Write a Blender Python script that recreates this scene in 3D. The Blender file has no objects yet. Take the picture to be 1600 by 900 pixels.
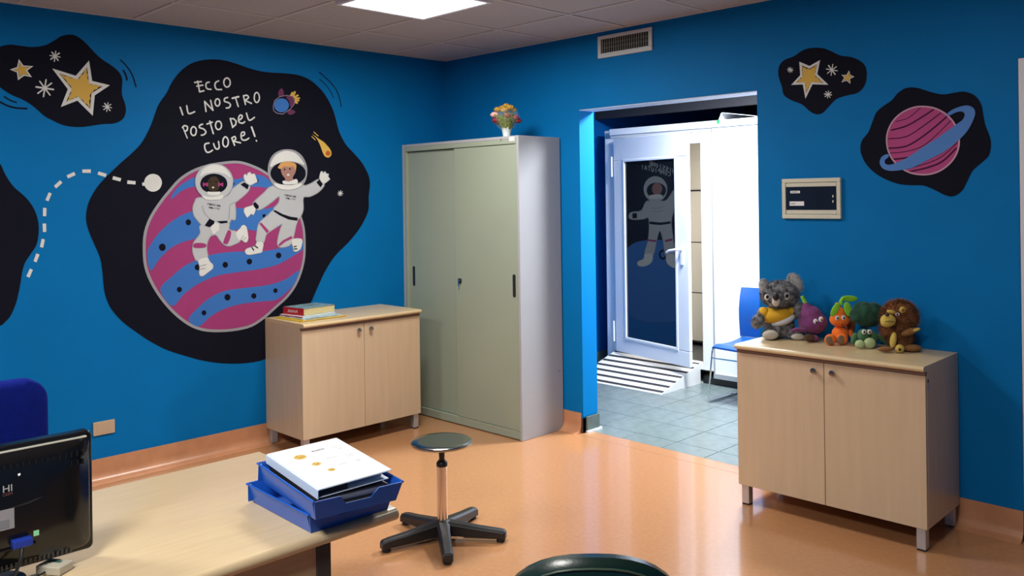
import bpy, bmesh, math, random
from math import sin, cos, pi, radians as R, hypot, atan2
from mathutils import Vector, Matrix, Euler, Quaternion
from mathutils.geometry import tessellate_polygon

S = bpy.context.scene
COL = S.collection
random.seed(7)

# ------------------------------------------------------------------ camera
cam_d = bpy.data.cameras.new('camera')
cam = bpy.data.objects.new('camera', cam_d)
COL.objects.link(cam)
S.camera = cam
cam_d.sensor_width = 36
cam_d.lens = 1335.56 / 1600 * 36
cam_d.shift_x = (800 - 838.83) / 1600
cam_d.shift_y = (310.04 - 450) / 1600
cam_d.clip_start = 0.05
YAW, PIT, ROL = R(44.4176), R(-0.0752), R(-0.7897)
_fw = Vector((-sin(YAW) * cos(PIT), cos(YAW) * cos(PIT), sin(PIT)))
_rt = Vector((cos(YAW), sin(YAW), 0))
_up = _rt.cross(_fw)
_r2 = cos(ROL) * _rt + sin(ROL) * _up
_u2 = -sin(ROL) * _rt + cos(ROL) * _up
cam.matrix_world = Matrix.Translation((5.1536, -4.2606, 1.5743)) @ Matrix((_r2, _u2, -_fw)).transposed().to_4x4()

# ------------------------------------------------------------------ world, exposure
S.view_settings.view_transform = 'Standard'
S.view_settings.look = 'None'
S.view_settings.gamma = 1
S.view_settings.use_curve_mapping = False
S.view_settings.exposure = 0.0
w = bpy.data.worlds.new('world')
S.world = w
w.use_nodes = True
w.node_tree.nodes['Background'].inputs[0].default_value = (0.6, 0.7, 0.85, 1)
w.node_tree.nodes['Background'].inputs[1].default_value = 0.3

# ------------------------------------------------------------------ lamps (the room and hall panels themselves are built further down)
ROOM_PANELS = [(1.4865, -1.4376, 52), (3.8865, -1.4376, 9), (1.4865, -4.4376, 52), (3.8865, -4.4376, 60)]
HALL_PANELS = [(2.05, 0.93, 175)]
def area(name, loc, sx, sy, power, col, rot=(0, 0, 0)):
    d = bpy.data.lights.new(name, 'AREA')
    d.shape = 'RECTANGLE'; d.size = sx; d.size_y = sy; d.energy = power; d.color = col
    o = bpy.data.objects.new(name, d); COL.objects.link(o)
    o.location = loc; o.rotation_euler = rot
    return o
for i, (x, y, p) in enumerate(ROOM_PANELS):
    area('panel_and_fill_light', (x, y, 2.612), 0.56, 0.56, p, (1.0, 0.98, 0.94))
for i, (x, y, p) in enumerate(HALL_PANELS):
    area('panel_and_fill_light', (x, y, 2.60), 0.56, 0.56, p, (0.90, 0.95, 1.0))
area('panel_and_fill_light', (1.6, 2.2, 2.10), 0.4, 0.4, 40, (1.0, 0.96, 0.90))  # unseen lamp added to brighten the cabin inside, no panel built for it

# ------------------------------------------------------------------ materials
MATS = {}
def nmat(name):
    m = bpy.data.materials.new(name); m.use_nodes = True
    nt = m.node_tree; b = nt.nodes['Principled BSDF']
    return m, nt, b
def mat(name, col, rough=0.5, metal=0.0, coat=0.0, noise=0.0, nscale=8, bump=0.0, bscale=60, emit=None, ior=1.5, alpha=1.0, sheen=0, stretch=None, trans=0, spec=None, col2=None):
    if name in MATS: return MATS[name]
    m, nt, b = nmat(name)
    b.inputs['Base Color'].default_value = (*col, 1)
    b.inputs['Roughness'].default_value = rough
    b.inputs['Metallic'].default_value = metal
    b.inputs['IOR'].default_value = ior
    b.inputs['Alpha'].default_value = alpha
    b.inputs['Transmission Weight'].default_value = trans
    if spec is not None: b.inputs['Specular IOR Level'].default_value = spec
    if coat: b.inputs['Coat Weight'].default_value = coat; b.inputs['Coat Roughness'].default_value = 0.08
    if sheen: b.inputs['Sheen Weight'].default_value = sheen*0.2; b.inputs['Sheen Roughness'].default_value = 0.6
    L = nt.links
    if noise or bump:
        tc = nt.nodes.new('ShaderNodeTexCoord')
        mp = nt.nodes.new('ShaderNodeMapping')
        if stretch: mp.inputs['Scale'].default_value = stretch
        L.new(tc.outputs['Object'], mp.inputs['Vector'])
    if noise:
        n = nt.nodes.new('ShaderNodeTexNoise'); n.inputs['Scale'].default_value = nscale; n.inputs['Detail'].default_value = 6
        L.new(mp.outputs[0], n.inputs['Vector'])
        r = nt.nodes.new('ShaderNodeValToRGB')
        r.color_ramp.elements[0].position = 0.3; r.color_ramp.elements[1].position = 0.7
        c2 = col2 or tuple(min(1, c * (1 + noise)) for c in col)
        c1 = tuple(c * (1 - noise) for c in col)
        r.color_ramp.elements[0].color = (*c1, 1); r.color_ramp.elements[1].color = (*c2, 1)
        L.new(n.outputs['Fac'], r.inputs['Fac']); L.new(r.outputs['Color'], b.inputs['Base Color'])
    if bump:
        n2 = nt.nodes.new('ShaderNodeTexNoise'); n2.inputs['Scale'].default_value = bscale; n2.inputs['Detail'].default_value = 4
        L.new(mp.outputs[0], n2.inputs['Vector'])
        bp = nt.nodes.new('ShaderNodeBump'); bp.inputs['Strength'].default_value = bump; bp.inputs['Distance'].default_value = 0.002
        L.new(n2.outputs['Fac'], bp.inputs['Height']); L.new(bp.outputs['Normal'], b.inputs['Normal'])
    if emit:
        b.inputs['Emission Color'].default_value = (*emit[0], 1); b.inputs['Emission Strength'].default_value = emit[1]
    MATS[name] = m
    return m

BLUE = mat('blue wall paint', (0.0, 0.140, 0.385), 0.6, noise=0.04, nscale=3, bump=0.12, bscale=220, spec=0.1)
HBLUE = mat('hall blue paint', (0.0, 0.115, 0.40), 0.5, noise=0.04, nscale=3, bump=0.12, bscale=220, spec=0.35)
WOOD = mat('maple laminate', (0.57, 0.42, 0.27), 0.34, noise=0.045, nscale=5, stretch=(6, 6, 0.5), coat=0.15)
WOODT = mat('maple top laminate', (0.64, 0.49, 0.29), 0.3, noise=0.06, nscale=6, stretch=(9, 0.7, 9), coat=0.2)
WOODX = mat('maple top laminate crosswise', (0.60, 0.45, 0.25), 0.3, noise=0.06, nscale=6, stretch=(0.7, 9, 9), coat=0.2)
WOODD = mat('brown seam and shadow gap', (0.16, 0.085, 0.055), 0.5)  # brown of the floor seam and of the painted shadow gap
LINO = mat('orange linoleum', (0.43, 0.205, 0.09), 0.2, noise=0.06, nscale=45, bump=0.02, bscale=30, coat=0.4)
LINOB = mat('orange linoleum skirting', (0.50, 0.225, 0.11), 0.28, noise=0.10, nscale=12)
TILE = mat('grey green floor tile', (0.155, 0.195, 0.19), 0.26, noise=0.12, nscale=14, bump=0.03, bscale=40)
GROUT = mat('pale grout', (0.40, 0.46, 0.45), 0.7)
CEIL = mat('ceiling tile board', (0.42, 0.42, 0.425), 0.9, noise=0.03, nscale=40, bump=0.25, bscale=300)
RAIL = mat('ceiling grid rail', (0.52, 0.50, 0.49), 0.6)
DARKC = mat('dark plenum and unlit void', (0.02, 0.02, 0.025), 0.9)  # also paints the unlit space above the cabin near-black
WHITE = mat('white plastic', (0.80, 0.82, 0.86), 0.35, noise=0.01, nscale=5)
WHITEW = mat('white wall paint', (0.74, 0.74, 0.72), 0.7, noise=0.02, nscale=4)
GREYM = mat('grey green lacquered steel', (0.29, 0.33, 0.25), 0.38, noise=0.02, nscale=3, bump=0.04, bscale=120)
GREYS = mat('lacquered steel tinted by hall light', (0.36, 0.36, 0.375), 0.45, noise=0.02, nscale=3)  # cabinet steel again, with the cool hall light put into its colour
BLACKP = mat('black plastic', (0.012, 0.012, 0.013), 0.38, noise=0.1, nscale=30)
BLACKG = mat('glossy black plastic', (0.006, 0.006, 0.007), 0.16)
CHROME = mat('chrome', (0.78, 0.77, 0.75), 0.14, metal=1)
STEEL = mat('brushed steel', (0.36, 0.37, 0.35), 0.17, metal=1, noise=0.05, nscale=90)
ALU = mat('satin aluminium', (0.55, 0.55, 0.56), 0.4, metal=0.7)
GLASSD = mat('dark glass', (0.006, 0.008, 0.011), 0.02, ior=1.75, coat=0.5)
MATS['dark glass'].node_tree.nodes['Principled BSDF'].inputs['Coat Roughness'].default_value = 0.0
PANELM = mat('glowing diffuser', (0.9, 0.9, 0.9), 0.5, emit=((1, 0.98, 0.95), 4.0))
BEIGE = mat('beige locker lacquer', (0.62, 0.56, 0.45), 0.5)
CREAM = mat('cream plastic', (0.55, 0.53, 0.42), 0.45, noise=0.03, nscale=10)

# ------------------------------------------------------------------ mesh helpers
class MB:
    def __init__(s): s.v = []; s.f = []
    def add(s, vs, fs, M=None):
        o = len(s.v)
        s.v += [tuple(M @ Vector(a)) if M is not None else tuple(a) for a in vs]
        s.f += [tuple(i + o for i in f) for f in fs]
        return s
    def box(s, x0, x1, y0, y1, z0, z1, M=None):
        return s.add([(x0,y0,z0),(x1,y0,z0),(x1,y1,z0),(x0,y1,z0),(x0,y0,z1),(x1,y0,z1),(x1,y1,z1),(x0,y1,z1)],
                     [(0,3,2,1),(4,5,6,7),(0,1,5,4),(1,2,6,5),(2,3,7,6),(3,0,4,7)], M)
    def loft(s, rings, closed=True, caps=True, M=None):
        n = len(rings[0]); vs = [p for r in rings for p in r]; fs = []
        for i in range(len(rings) - 1):
            for j in range(n if closed else n - 1):
                k = (j + 1) % n
                fs.append((i*n+j, i*n+k, (i+1)*n+k, (i+1)*n+j))
        if caps: fs.append(tuple(reversed(range(n)))); fs.append(tuple((len(rings)-1)*n + j for j in range(n)))
        return s.add(vs, fs, M)
    def lathe(s, prof, n=24, M=None, caps=True):
        return s.loft([[(r*cos(2*pi*j/n), r*sin(2*pi*j/n), z) for j in range(n)] for r, z in prof], True, caps, M)
    def tube(s, pts, r, n=10, M=None, caps=True):
        pts = [Vector(p) for p in pts]; rings = []
        rr = r if isinstance(r, (list, tuple)) else [r] * len(pts)
        nrm = None
        for i, p in enumerate(pts):
            a = pts[max(0, i-1)]; b = pts[min(len(pts)-1, i+1)]
            t = (b - a).normalized()
            if nrm is None:
                nrm = t.orthogonal().normalized()
            else:
                nrm = (nrm - t * nrm.dot(t)).normalized()
            bi = t.cross(nrm)
            rings.append([tuple(p + nrm*rr[i]*cos(2*pi*j/n) + bi*rr[i]*sin(2*pi*j/n)) for j in range(n)])
        return s.loft(rings, True, caps, M)
    def ell(s, c, r, rot=None, nu=20, nv=12, M=None):
        T = Matrix.Translation(c) @ (Euler(rot).to_matrix().to_4x4() if rot else Matrix.Identity(4)) @ Matrix.Diagonal((*r, 1))
        if M is not None: T = M @ T
        vs = [(0,0,-1)]; fs = []
        for i in range(1, nv):
            a = -pi/2 + pi*i/nv
            vs += [(cos(a)*cos(2*pi*j/nu), cos(a)*sin(2*pi*j/nu), sin(a)) for j in range(nu)]
        vs.append((0,0,1)); last = len(vs) - 1
        for j in range(nu):
            k = (j+1) % nu
            fs.append((0, 1+k, 1+j))
            for i in range(nv-2): fs.append((1+i*nu+j, 1+i*nu+k, 1+(i+1)*nu+k, 1+(i+1)*nu+j))
            fs.append((last, 1+(nv-2)*nu+j, 1+(nv-2)*nu+k))
        return s.add(vs, fs, T)
    def prism(s, poly, z0, z1, M=None):
        n = len(poly); vs = [(x,y,z0) for x,y in poly] + [(x,y,z1) for x,y in poly]
        fs = [tuple(reversed(range(n))), tuple(range(n, 2*n))] + [(i,(i+1)%n,n+(i+1)%n,n+i) for i in range(n)]
        return s.add(vs, fs, M)
    def build(s, name, m, parent=None, smooth=False, bevel=0, label=None, kind=None, remesh=0, subsurf=0, seg=2):
        me = bpy.data.meshes.new(name); me.from_pydata(s.v, [], s.f)
        me.materials.append(m)
        me.validate()
        bm = bmesh.new(); bm.from_mesh(me); bmesh.ops.recalc_face_normals(bm, faces=bm.faces); bm.to_mesh(me); bm.free()
        o = bpy.data.objects.new(name, me); COL.objects.link(o)
        if parent: o.parent = parent
        if smooth:
            me.polygons.foreach_set('use_smooth', [True]*len(me.polygons)); me.set_sharp_from_angle(angle=R(40))
        if bevel:
            b = o.modifiers.new('bevel', 'BEVEL'); b.width = bevel; b.segments = seg; b.limit_method = 'ANGLE'; b.angle_limit = R(35)
        if remesh:
            r = o.modifiers.new('remesh', 'REMESH'); r.mode = 'VOXEL'; r.voxel_size = remesh; r.use_smooth_shade = True
            sm = o.modifiers.new('smooth', 'SMOOTH'); sm.iterations = 6; sm.factor = 0.6
        if subsurf:
            q = o.modifiers.new('subsurf', 'SUBSURF'); q.levels = subsurf; q.render_levels = subsurf
        if label: o['label'] = label
        if kind: o['kind'] = kind
        return o
def B(x0, x1, y0, y1, z0, z1): return MB().box(x0, x1, y0, y1, z0, z1)
def thing(name, loc, label, cat, group=None, rz=0, rot=None):
    o = bpy.data.objects.new(name, None); COL.objects.link(o)
    o.empty_display_size = 0.1
    o.location = loc; o.rotation_euler = rot or (0, 0, rz)
    o['label'] = label; o['category'] = cat
    if group: o['group'] = group
    return o
def tag(o, label, cat, group=None):
    o['label'] = label; o['category'] = cat
    if group: o['group'] = group
    return o
def link_copy(src, loc, parent=None, rz=None):
    c = src.copy(); COL.objects.link(c); c.location = loc
    if rz is not None: c.rotation_euler = (0, 0, rz)
    if parent: c.parent = parent
    return c
def copy_tree(o, parent=None, loc=None):
    c = o.copy(); COL.objects.link(c)
    if parent: c.parent = parent
    if loc is not None: c.location = loc
    for ch in list(o.children): copy_tree(ch, c)
    return c
def text_mesh(txt, size, m, name, parent, M, extrude=0.0003):
    cu = bpy.data.curves.new(name, 'FONT'); cu.body = txt; cu.size = size; cu.extrude = extrude
    cu.align_x = 'CENTER'; cu.align_y = 'CENTER'
    t = bpy.data.objects.new(name, cu); COL.objects.link(t)
    bpy.context.view_layer.update()
    me = bpy.data.meshes.new_from_object(t.evaluated_get(bpy.context.evaluated_depsgraph_get()))
    bpy.data.objects.remove(t)
    me.transform(M); me.materials.clear(); me.materials.append(m); me.name = name
    o = bpy.data.objects.new(name, me); COL.objects.link(o)
    if parent: o.parent = parent
    return o
def rrect(w, h, r, n=5):
    out = []
    for cx, cy, a0 in ((w/2-r, h/2-r, 0), (-w/2+r, h/2-r, pi/2), (-w/2+r, -h/2+r, pi), (w/2-r, -h/2+r, 1.5*pi)):
        for i in range(n+1): a = a0 + pi/2*i/n; out.append((cx + r*cos(a), cy + r*sin(a)))
    return out

# ================================================================== SETTING
H = 2.641
XR, YB = 6.6, -6.4
ox0, ox1, oh, ot = 1.3802, 2.7043, 2.1526, 0.145
SK = 'structure'
floor = B(-0.06, XR+0.1, YB-0.1, -0.0415, -0.12, 0.0).build('floor', LINO, kind=SK)
B(-0.06, XR+0.1, -0.0385, 0.0, -0.12, 0.0).build('threshold_strip', LINO, floor)
B(ox0, ox1, 0.0, 0.078, -0.12, 0.0).build('threshold_strip', LINO, floor)
B(ox0-0.02, ox1, -0.0415, -0.0385, -0.12, 0.0003).build('floor_seam', WOODD, floor)
B(-0.2, 0.0, YB, ot, -0.1, H+0.1).build('wall_left', BLUE, kind=SK)
wr = MB()
wr.box(0, ox0, 0, ot, -0.1, H+0.1); wr.box(ox1, XR+0.1, 0, ot, -0.1, H+0.1); wr.box(ox0, ox1, 0, ot, oh, H+0.1)
wall_right = wr.build('wall_right', BLUE, kind=SK)
B(ox0+0.001, ox1-0.001, 0.004, ot+0.002, oh-0.006, oh).build('trim_1', mat('pale lintel lining', (0.42, 0.52, 0.68), 0.5), kind=SK)
# jamb lining brightened to paint in the hall light on it
B(ox0, ox0+0.002, 0.0015, ot+0.003, 0.11, oh-0.006).build('trim_2', mat('jamb blue brightened by light', (0.0, 0.21, 0.58), 0.7, spec=0.1), kind=SK)
B(XR, XR+0.1, YB, 0, -0.1, H+0.1).build('wall_side', BLUE, kind=SK)
B(-0.2, XR+0.1, YB-0.1, YB, -0.1, H+0.1).build('wall_back', BLUE, kind=SK)
# ceiling: plenum, grid rails and boards
ceiling = B(-0.1, XR+0.1, YB-0.1, 0.05, H+0.035, H+0.12).build('ceiling', DARKC, kind=SK)
gx0, gy0, g = 0.5865, -0.5376, 0.6
xs = [0.0] + [gx0 + g*i for i in range(11) if gx0 + g*i < XR] + [XR]
ys = [0.0] + [gy0 - g*i for i in range(11) if gy0 - g*i > YB] + [YB]
gr = MB()
for x in xs[1:-1]: gr.box(x-0.011, x+0.011, YB, 0, H-0.001, H+0.012)
for y in ys[1:-1]: gr.box(0, XR, y-0.011, y+0.011, H-0.0005, H+0.012)
for a in ((0, 0.02, YB, 0), (XR-0.02, XR, YB, 0)): gr.box(*a, H-0.002, H+0.012)
for a in ((0, XR, -0.02, 0), (0, XR, YB, YB+0.02)): gr.box(*a, H-0.002, H+0.012)
gr.build('grid_rail', RAIL, ceiling)
panels_c = [(x, y) for x, y, _ in ROOM_PANELS]
tile_full = None
rt_ = random.Random(3)
for i in range(len(xs)-1):
    for j in range(len(ys)-1):
        xa, xb, ya, yb = xs[i], xs[i+1], ys[j+1], ys[j]
        cx, cy = (xa+xb)/2, (ya+yb)/2
        if any(abs(cx-px) < 0.1 and abs(cy-py) < 0.1 for px, py in panels_c): continue
        dz = rt_.uniform(0.0, 0.003)
        wx, wy = xb-xa-0.018, yb-ya-0.018
        full = abs(xb-xa-g) < 1e-3 and abs(yb-ya-g) < 1e-3
        if full and tile_full:
            t = link_copy(tile_full, (cx, cy, H+0.002+dz), ceiling)
        else:
            t = B(-wx/2, wx/2, -wy/2, wy/2, 0, 0.015).build('ceiling_tile', CEIL, ceiling, bevel=0.002, seg=1)
            t.location = (cx, cy, H+0.002+dz)
            if full: tile_full = t
        t.rotation_euler = (rt_.uniform(-1, 1)*0.003, rt_.uniform(-1, 1)*0.003, 0)
# ceiling panels
def ceiling_panel(x, y, z, label, cat='light'):
    t = thing('ceiling_light', (x, y, z), label, cat, None)
    f = MB()
    for a in ((-0.297, 0.297, -0.297, -0.275), (-0.297, 0.297, 0.275, 0.297), (-0.297, -0.275, -0.275, 0.275), (0.275, 0.297, -0.275, 0.275)): f.box(*a, -0.022, 0.012)
    f.build('frame', WHITE, t)
    B(-0.276, 0.276, -0.276, 0.276, -0.018, -0.012).build('diffuser', PANELM, t)
    return t
PL = ['square glowing LED ceiling panel cut by the top edge of the photo',
      'square LED ceiling panel above the cabinet of plush toys', 'square LED ceiling panel above the blue office chair',
      'square LED ceiling panel above the desk side of the room']
for (x, y, p), l in zip(ROOM_PANELS, PL): ceiling_panel(x, y, H, l)
ceiling_panel(HALL_PANELS[0][0], HALL_PANELS[0][1], 2.64, 'square LED ceiling panel in the hall behind the blue wall')

# baseboards with a coved foot
def cove(name, run, z=0.1331, flip=False):
    # run: list of (x, y, nx, ny): points along the wall and the direction into the room
    prof = [(0.001, z), (0.004, z), (0.0045, z-0.01), (0.005, 0.062)]
    for i in range(1, 8):
        a = pi/2*i/7
        prof.append((0.005 + 0.050*(1-cos(a)), 0.062 - 0.058*sin(a)))
    prof += [(0.06, 0.0015), (0.06, 0.0), (0.001, 0.0)]
    rings = [[(x+nx*d, y+ny*d, zz) for d, zz in prof] for x, y, nx, ny in run]
    return MB().loft(rings).build(name, LINOB, smooth=True, kind=SK)
cove('baseboard_left', [(0, YB, 1, 0), (0, -0.06, 1, 0)])
cove('baseboard_right', [(0.0, 0, 0, -1), (ox0-0.012, 0, 0, -1)])
cove('baseboard_right', [(ox1+0.01, 0, 0, -1), (4.015, 0, 0, -1)])
cove('baseboard_right', [(5.02, 0, 0, -1), (XR, 0, 0, -1)])
# tiled skirting around the jamb
js = B(ox0, ox0+0.012, 0.03, ot+0.012, 0.012, 0.105).build('baseboard_jamb', mat('grey tile skirting', (0.12, 0.16, 0.15), 0.35, noise=0.15, nscale=20), kind=SK)
B(ox0, ox0+0.020, 0.028, ot+0.03, 0.0, 0.013).build('sealant_strip', WHITE, js)
B(ox0-0.012, ox0, -0.004, 0.03, 0.0, 0.10).build('skirting_edge', mat('dark brown edge', (0.06, 0.025, 0.015), 0.6), js)

# door casing at the right edge of the photo
door1 = B(4.10, 4.93, -0.012, 0.02, 0.006, 2.09).build('door_1', mat('pale grey door', (0.62, 0.62, 0.64), 0.45), kind=SK)
f = MB(); f.box(4.022, 4.10, -0.022, 0, 0, 2.165); f.box(4.93, 5.008, -0.022, 0, 0, 2.165); f.box(4.10, 4.93, -0.022, 0, 2.09, 2.165)
f.build('casing', mat('pale grey casing', (0.62, 0.62, 0.64), 0.4), door1, bevel=0.003)
B(4.018, 4.023, -0.012, 0, 0, 2.168).build('casing_gasket', BLACKP, door1)
hb_ = MB(); hb_.tube([(4.16, -0.012, 1.02), (4.16, -0.055, 1.02), (4.17, -0.06, 1.02), (4.29, -0.06, 1.02)], 0.009)
hb_.build('door_handle', ALU, door1, smooth=True)

# ---------------------------------------------------------------- hall
HX0, HX1, HY1 = -0.10, 5.4, 4.6
hf = B(HX0-0.1, HX1+0.1, 0.078, HY1+0.1, -0.12, -0.004).build('floor_hall', GROUT, kind=SK)
P = 0.312
tproto = None
i0 = 0
tx0, ty0 = 1.335, 0.246
for i in range(-5, 13):
    for j in range(0, 6):
        xa = tx0 + P*(i); ya = ty0 + P*(j-1) + 0.002
        x0_, x1_ = xa+0.003, xa+P-0.003
        y0_, y1_ = ya+0.001, ya+P-0.005
        if j == 0: y0_ = 0.080
        if x0_ < HX0: x0_ = HX0
        std = j > 0 and x0_ > HX0 + 0.001
        if std and tproto:
            t = link_copy(tproto, (x0_, y0_, rt_.uniform(-0.0004, 0.0004)), hf)
        else:
            t = B(0, x1_-x0_, 0, y1_-y0_, -0.012, 0.0).build('floor_tile', TILE, hf, bevel=0.001, seg=1)
            t.location = (x0_, y0_, 0)
            if std: tproto = t
# hall tiles sit flush with the linoleum
wl = B(HX0-0.1, HX0, ot, HY1+0.1, -0.1, 2.8).build('wall_hall_left', HBLUE, kind=SK)
B(HX0, HX0+0.012, ot, HY1, 0.0, 0.11).build('baseboard_hall', mat('grey tile skirting', (0.12, 0.16, 0.15), 0.35), kind=SK)
B(HX0, HX1, HY1, HY1+0.1, -0.1, 2.8).build('wall_hall_back', mat('blue paint darkened as unlit', (0.0, 0.02, 0.06), 0.6), kind=SK)  # blue taken near black to paint in the missing light behind the cabin
B(HX1, HX1+0.1, ot, HY1, -0.1, 2.8).build('wall_hall_right', WHITEW, kind=SK)
B(HX0-0.1, HX1+0.1, ot, 1.85, 2.66, 2.78).build('ceiling_hall', mat('hall ceiling paint', (0.6, 0.6, 0.6), 0.9), kind=SK)
B(HX0-0.1, HX1+0.1, 1.85, HY1+0.1, 2.66, 2.78).build('ceiling_void', DARKC, kind=SK)  # ceiling painted near-black for the darkness above the cabin
B(HX0-0.09, HX1, 1.90, 1.94, 2.30, 2.66).build('dark_board', DARKC, kind=SK)  # near-black board stands in for the unlit space over the cabin

# white cabin wall with the glazed door
PY = 1.79
WP = mat('white cabin panel', (0.82, 0.84, 0.88), 0.45)
cab = MB(); cab.box(1.262, 3.2, PY, PY+0.05, 0.10, 2.125)
cabin = cab.build('wall_cabin', WP, kind=SK)
B(3.204, 5.35, PY, PY+0.05, 0.10, 2.125).build('wall_panel', WP, cabin)
B(0.18, 5.35, PY-0.02, PY+0.06, 2.128, 2.184).build('top_rail', WHITE, cabin, bevel=0.003)
B(0.18, 5.35, PY-0.006, PY+0.05, 2.10, 2.128).build('lower_rail', mat('grey rail', (0.55, 0.58, 0.63), 0.5), cabin)  # grey strip under the white top rail
B(1.25, 5.35, PY-0.012, PY+0.05, 0.062, 0.10).build('bottom_rail', ALU, cabin)
B(1.12, 5.35, PY+0.03, PY+0.09, 0.0, 0.062).build('plinth', BLACKP, cabin)
B(1.252, 1.262, PY-0.01, PY+0.05, 0.10, 2.125).build('joint_strip', ALU, cabin)
# inside of the cabin
B(0.05, 5.3, 1.90, 4.3, 0.08, 0.14).build('floor_cabin', mat('dark cabin floor', (0.05, 0.05, 0.05), 0.4), kind=SK)
B(0.05, 0.11, 1.86, 4.3, 0.08, 2.16).build('wall_cabin_left', WHITEW, kind=SK)
B(0.05, 5.3, 4.25, 4.3, 0.08, 2.16).build('wall_cabin_back', WHITEW, kind=SK)
B(0.05, 5.3, 1.86, 4.3, 2.16, 2.18).build('ceiling_cabin', WHITEW, kind=SK)
# door
d2 = thing('glazed_door', (0.18, PY, 0.15), 'white framed dark glass door standing ajar above the striped ramp', 'door')
f = MB()
f.box(-0.07, 0.07, 0, 0.07, -0.035, 1.95); f.box(0.96, 1.07, 0, 0.07, -0.035, 1.95); f.box(0.07, 0.96, 0, 0.07, 1.86, 1.95); f.box(0.07, 0.96, 0, 0.07, -0.035, 0.02)
f.build('door_frame', WHITE, d2, bevel=0.004)
leaf = MB()
leaf_o = bpy.data.objects.new('door_leaf', None)
a = atan2(-0.2257, 0.9742)
bpy.data.objects.remove(leaf_o)
lw, lz0, lz1 = 0.97, 0.03, 1.94
gx_0, gx_1, gz_0, gz_1 = 0.14, 0.829, 0.158, 1.742
for q in ((0, lw, lz0, gz_0), (0, lw, gz_1, lz1), (0, gx_0, gz_0, gz_1), (gx_1, lw, gz_0, gz_1)): leaf.box(q[0], q[1], 0.0, 0.030, q[2], q[3])
lf = leaf.build('door_leaf', WHITE, d2, bevel=0.006)
lf.location = (0.076, -0.059, 0); lf.rotation_euler = (0, 0, a)
f = MB()
for q in ((gx_0-0.006, gx_1+0.006, gz_0-0.006, gz_0+0.016), (gx_0-0.006, gx_1+0.006, gz_1-0.016, gz_1+0.006), (gx_0-0.006, gx_0+0.016, gz_0+0.016, gz_1-0.016), (gx_1-0.016, gx_1+0.006, gz_0+0.016, gz_1-0.016)): f.box(q[0], q[1], -0.006, 0.014, q[2], q[3])
f.build('glazing_bead', WHITE, lf, bevel=0.004)
B(gx_0+0.012, gx_1-0.012, 0.008, 0.022, gz_0+0.012, gz_1-0.012).build('glass_pane', GLASSD, lf)
h_ = MB(); h_.box(0.885, 0.912, -0.012, 0, 0.86, 1.02); h_.tube([(0.898, -0.01, 0.985), (0.898, -0.05, 0.985), (0.885, -0.058, 0.985), (0.80, -0.06, 0.972), (0.765, -0.056, 0.955)], [0.010, 0.010, 0.011, 0.010, 0.009])
h_.build('handle', WHITE, lf, smooth=True)
hg = MB(); hg.tube([(-0.012, -0.012, 1.60), (-0.012, -0.012, 1.78)], 0.009); hg.tube([(-0.012, -0.012, 0.12), (-0.012, -0.012, 0.30)], 0.009)
hg.build('hinge', WHITE, lf, smooth=True)
# ramp
rp = thing('striped_ramp', (0.2, 1.23, 0), 'small white wedge ramp with black anti-slip stripes before the glazed door', 'ramp')
RW, RD, RH = 0.915, 0.558, 0.168
MB().add([(0,0,0),(RW,0,0),(RW,RD,0),(0,RD,0),(0,0,0.004),(RW,0,0.004),(RW,RD,RH),(0,RD,RH)], [(0,3,2,1),(4,5,6,7),(0,1,5,4),(1,2,6,5),(2,3,7,6),(3,0,4,7)]).build('ramp_body', mat('white ramp board', (0.78, 0.77, 0.75), 0.5), rp)
BT = mat('black grip tape', (0.03, 0.028, 0.03), 0.85, bump=0.4, bscale=400)
sl = (RH-0.004)/RD
for k in range(7):
    y0 = 0.022 + k*0.0855; y1 = min(y0+0.031, RD-0.002)
    z = lambda y: 0.004 + sl*y
    if y0 > RD-0.01: continue
    MB().add([(0.004,y0,z(y0)),(RW-0.004,y0,z(y0)),(RW-0.004,y1,z(y1)),(0.004,y1,z(y1)),(0.004,y0,z(y0)+.0012),(RW-0.004,y0,z(y0)+.0012),(RW-0.004,y1,z(y1)+.0012),(0.004,y1,z(y1)+.0012)], [(0,3,2,1),(4,5,6,7),(0,1,5,4),(1,2,6,5),(2,3,7,6),(3,0,4,7)]).build('grip_stripe', BT, rp)
# lockers inside the cabin
lk = thing('locker_cabinet', (0.12, 2.6, 0.14), 'beige locker cabinet glimpsed through the gap of the glazed door', 'locker')
B(0, 1.25, 0.02, 0.45, 0.03, 1.98).build('carcass', mat('dark locker carcass', (0.05, 0.04, 0.035), 0.6), lk)
for ix in range(4):
    for iz, (za, zb) in enumerate(((0.05, 0.50), (0.51, 0.98), (0.99, 1.47), (1.485, 1.975))):
        dd = B(ix*0.31+0.008, ix*0.31+0.302, 0, 0.02, za, zb).build('locker_door', BEIGE, lk, bevel=0.002)
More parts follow.
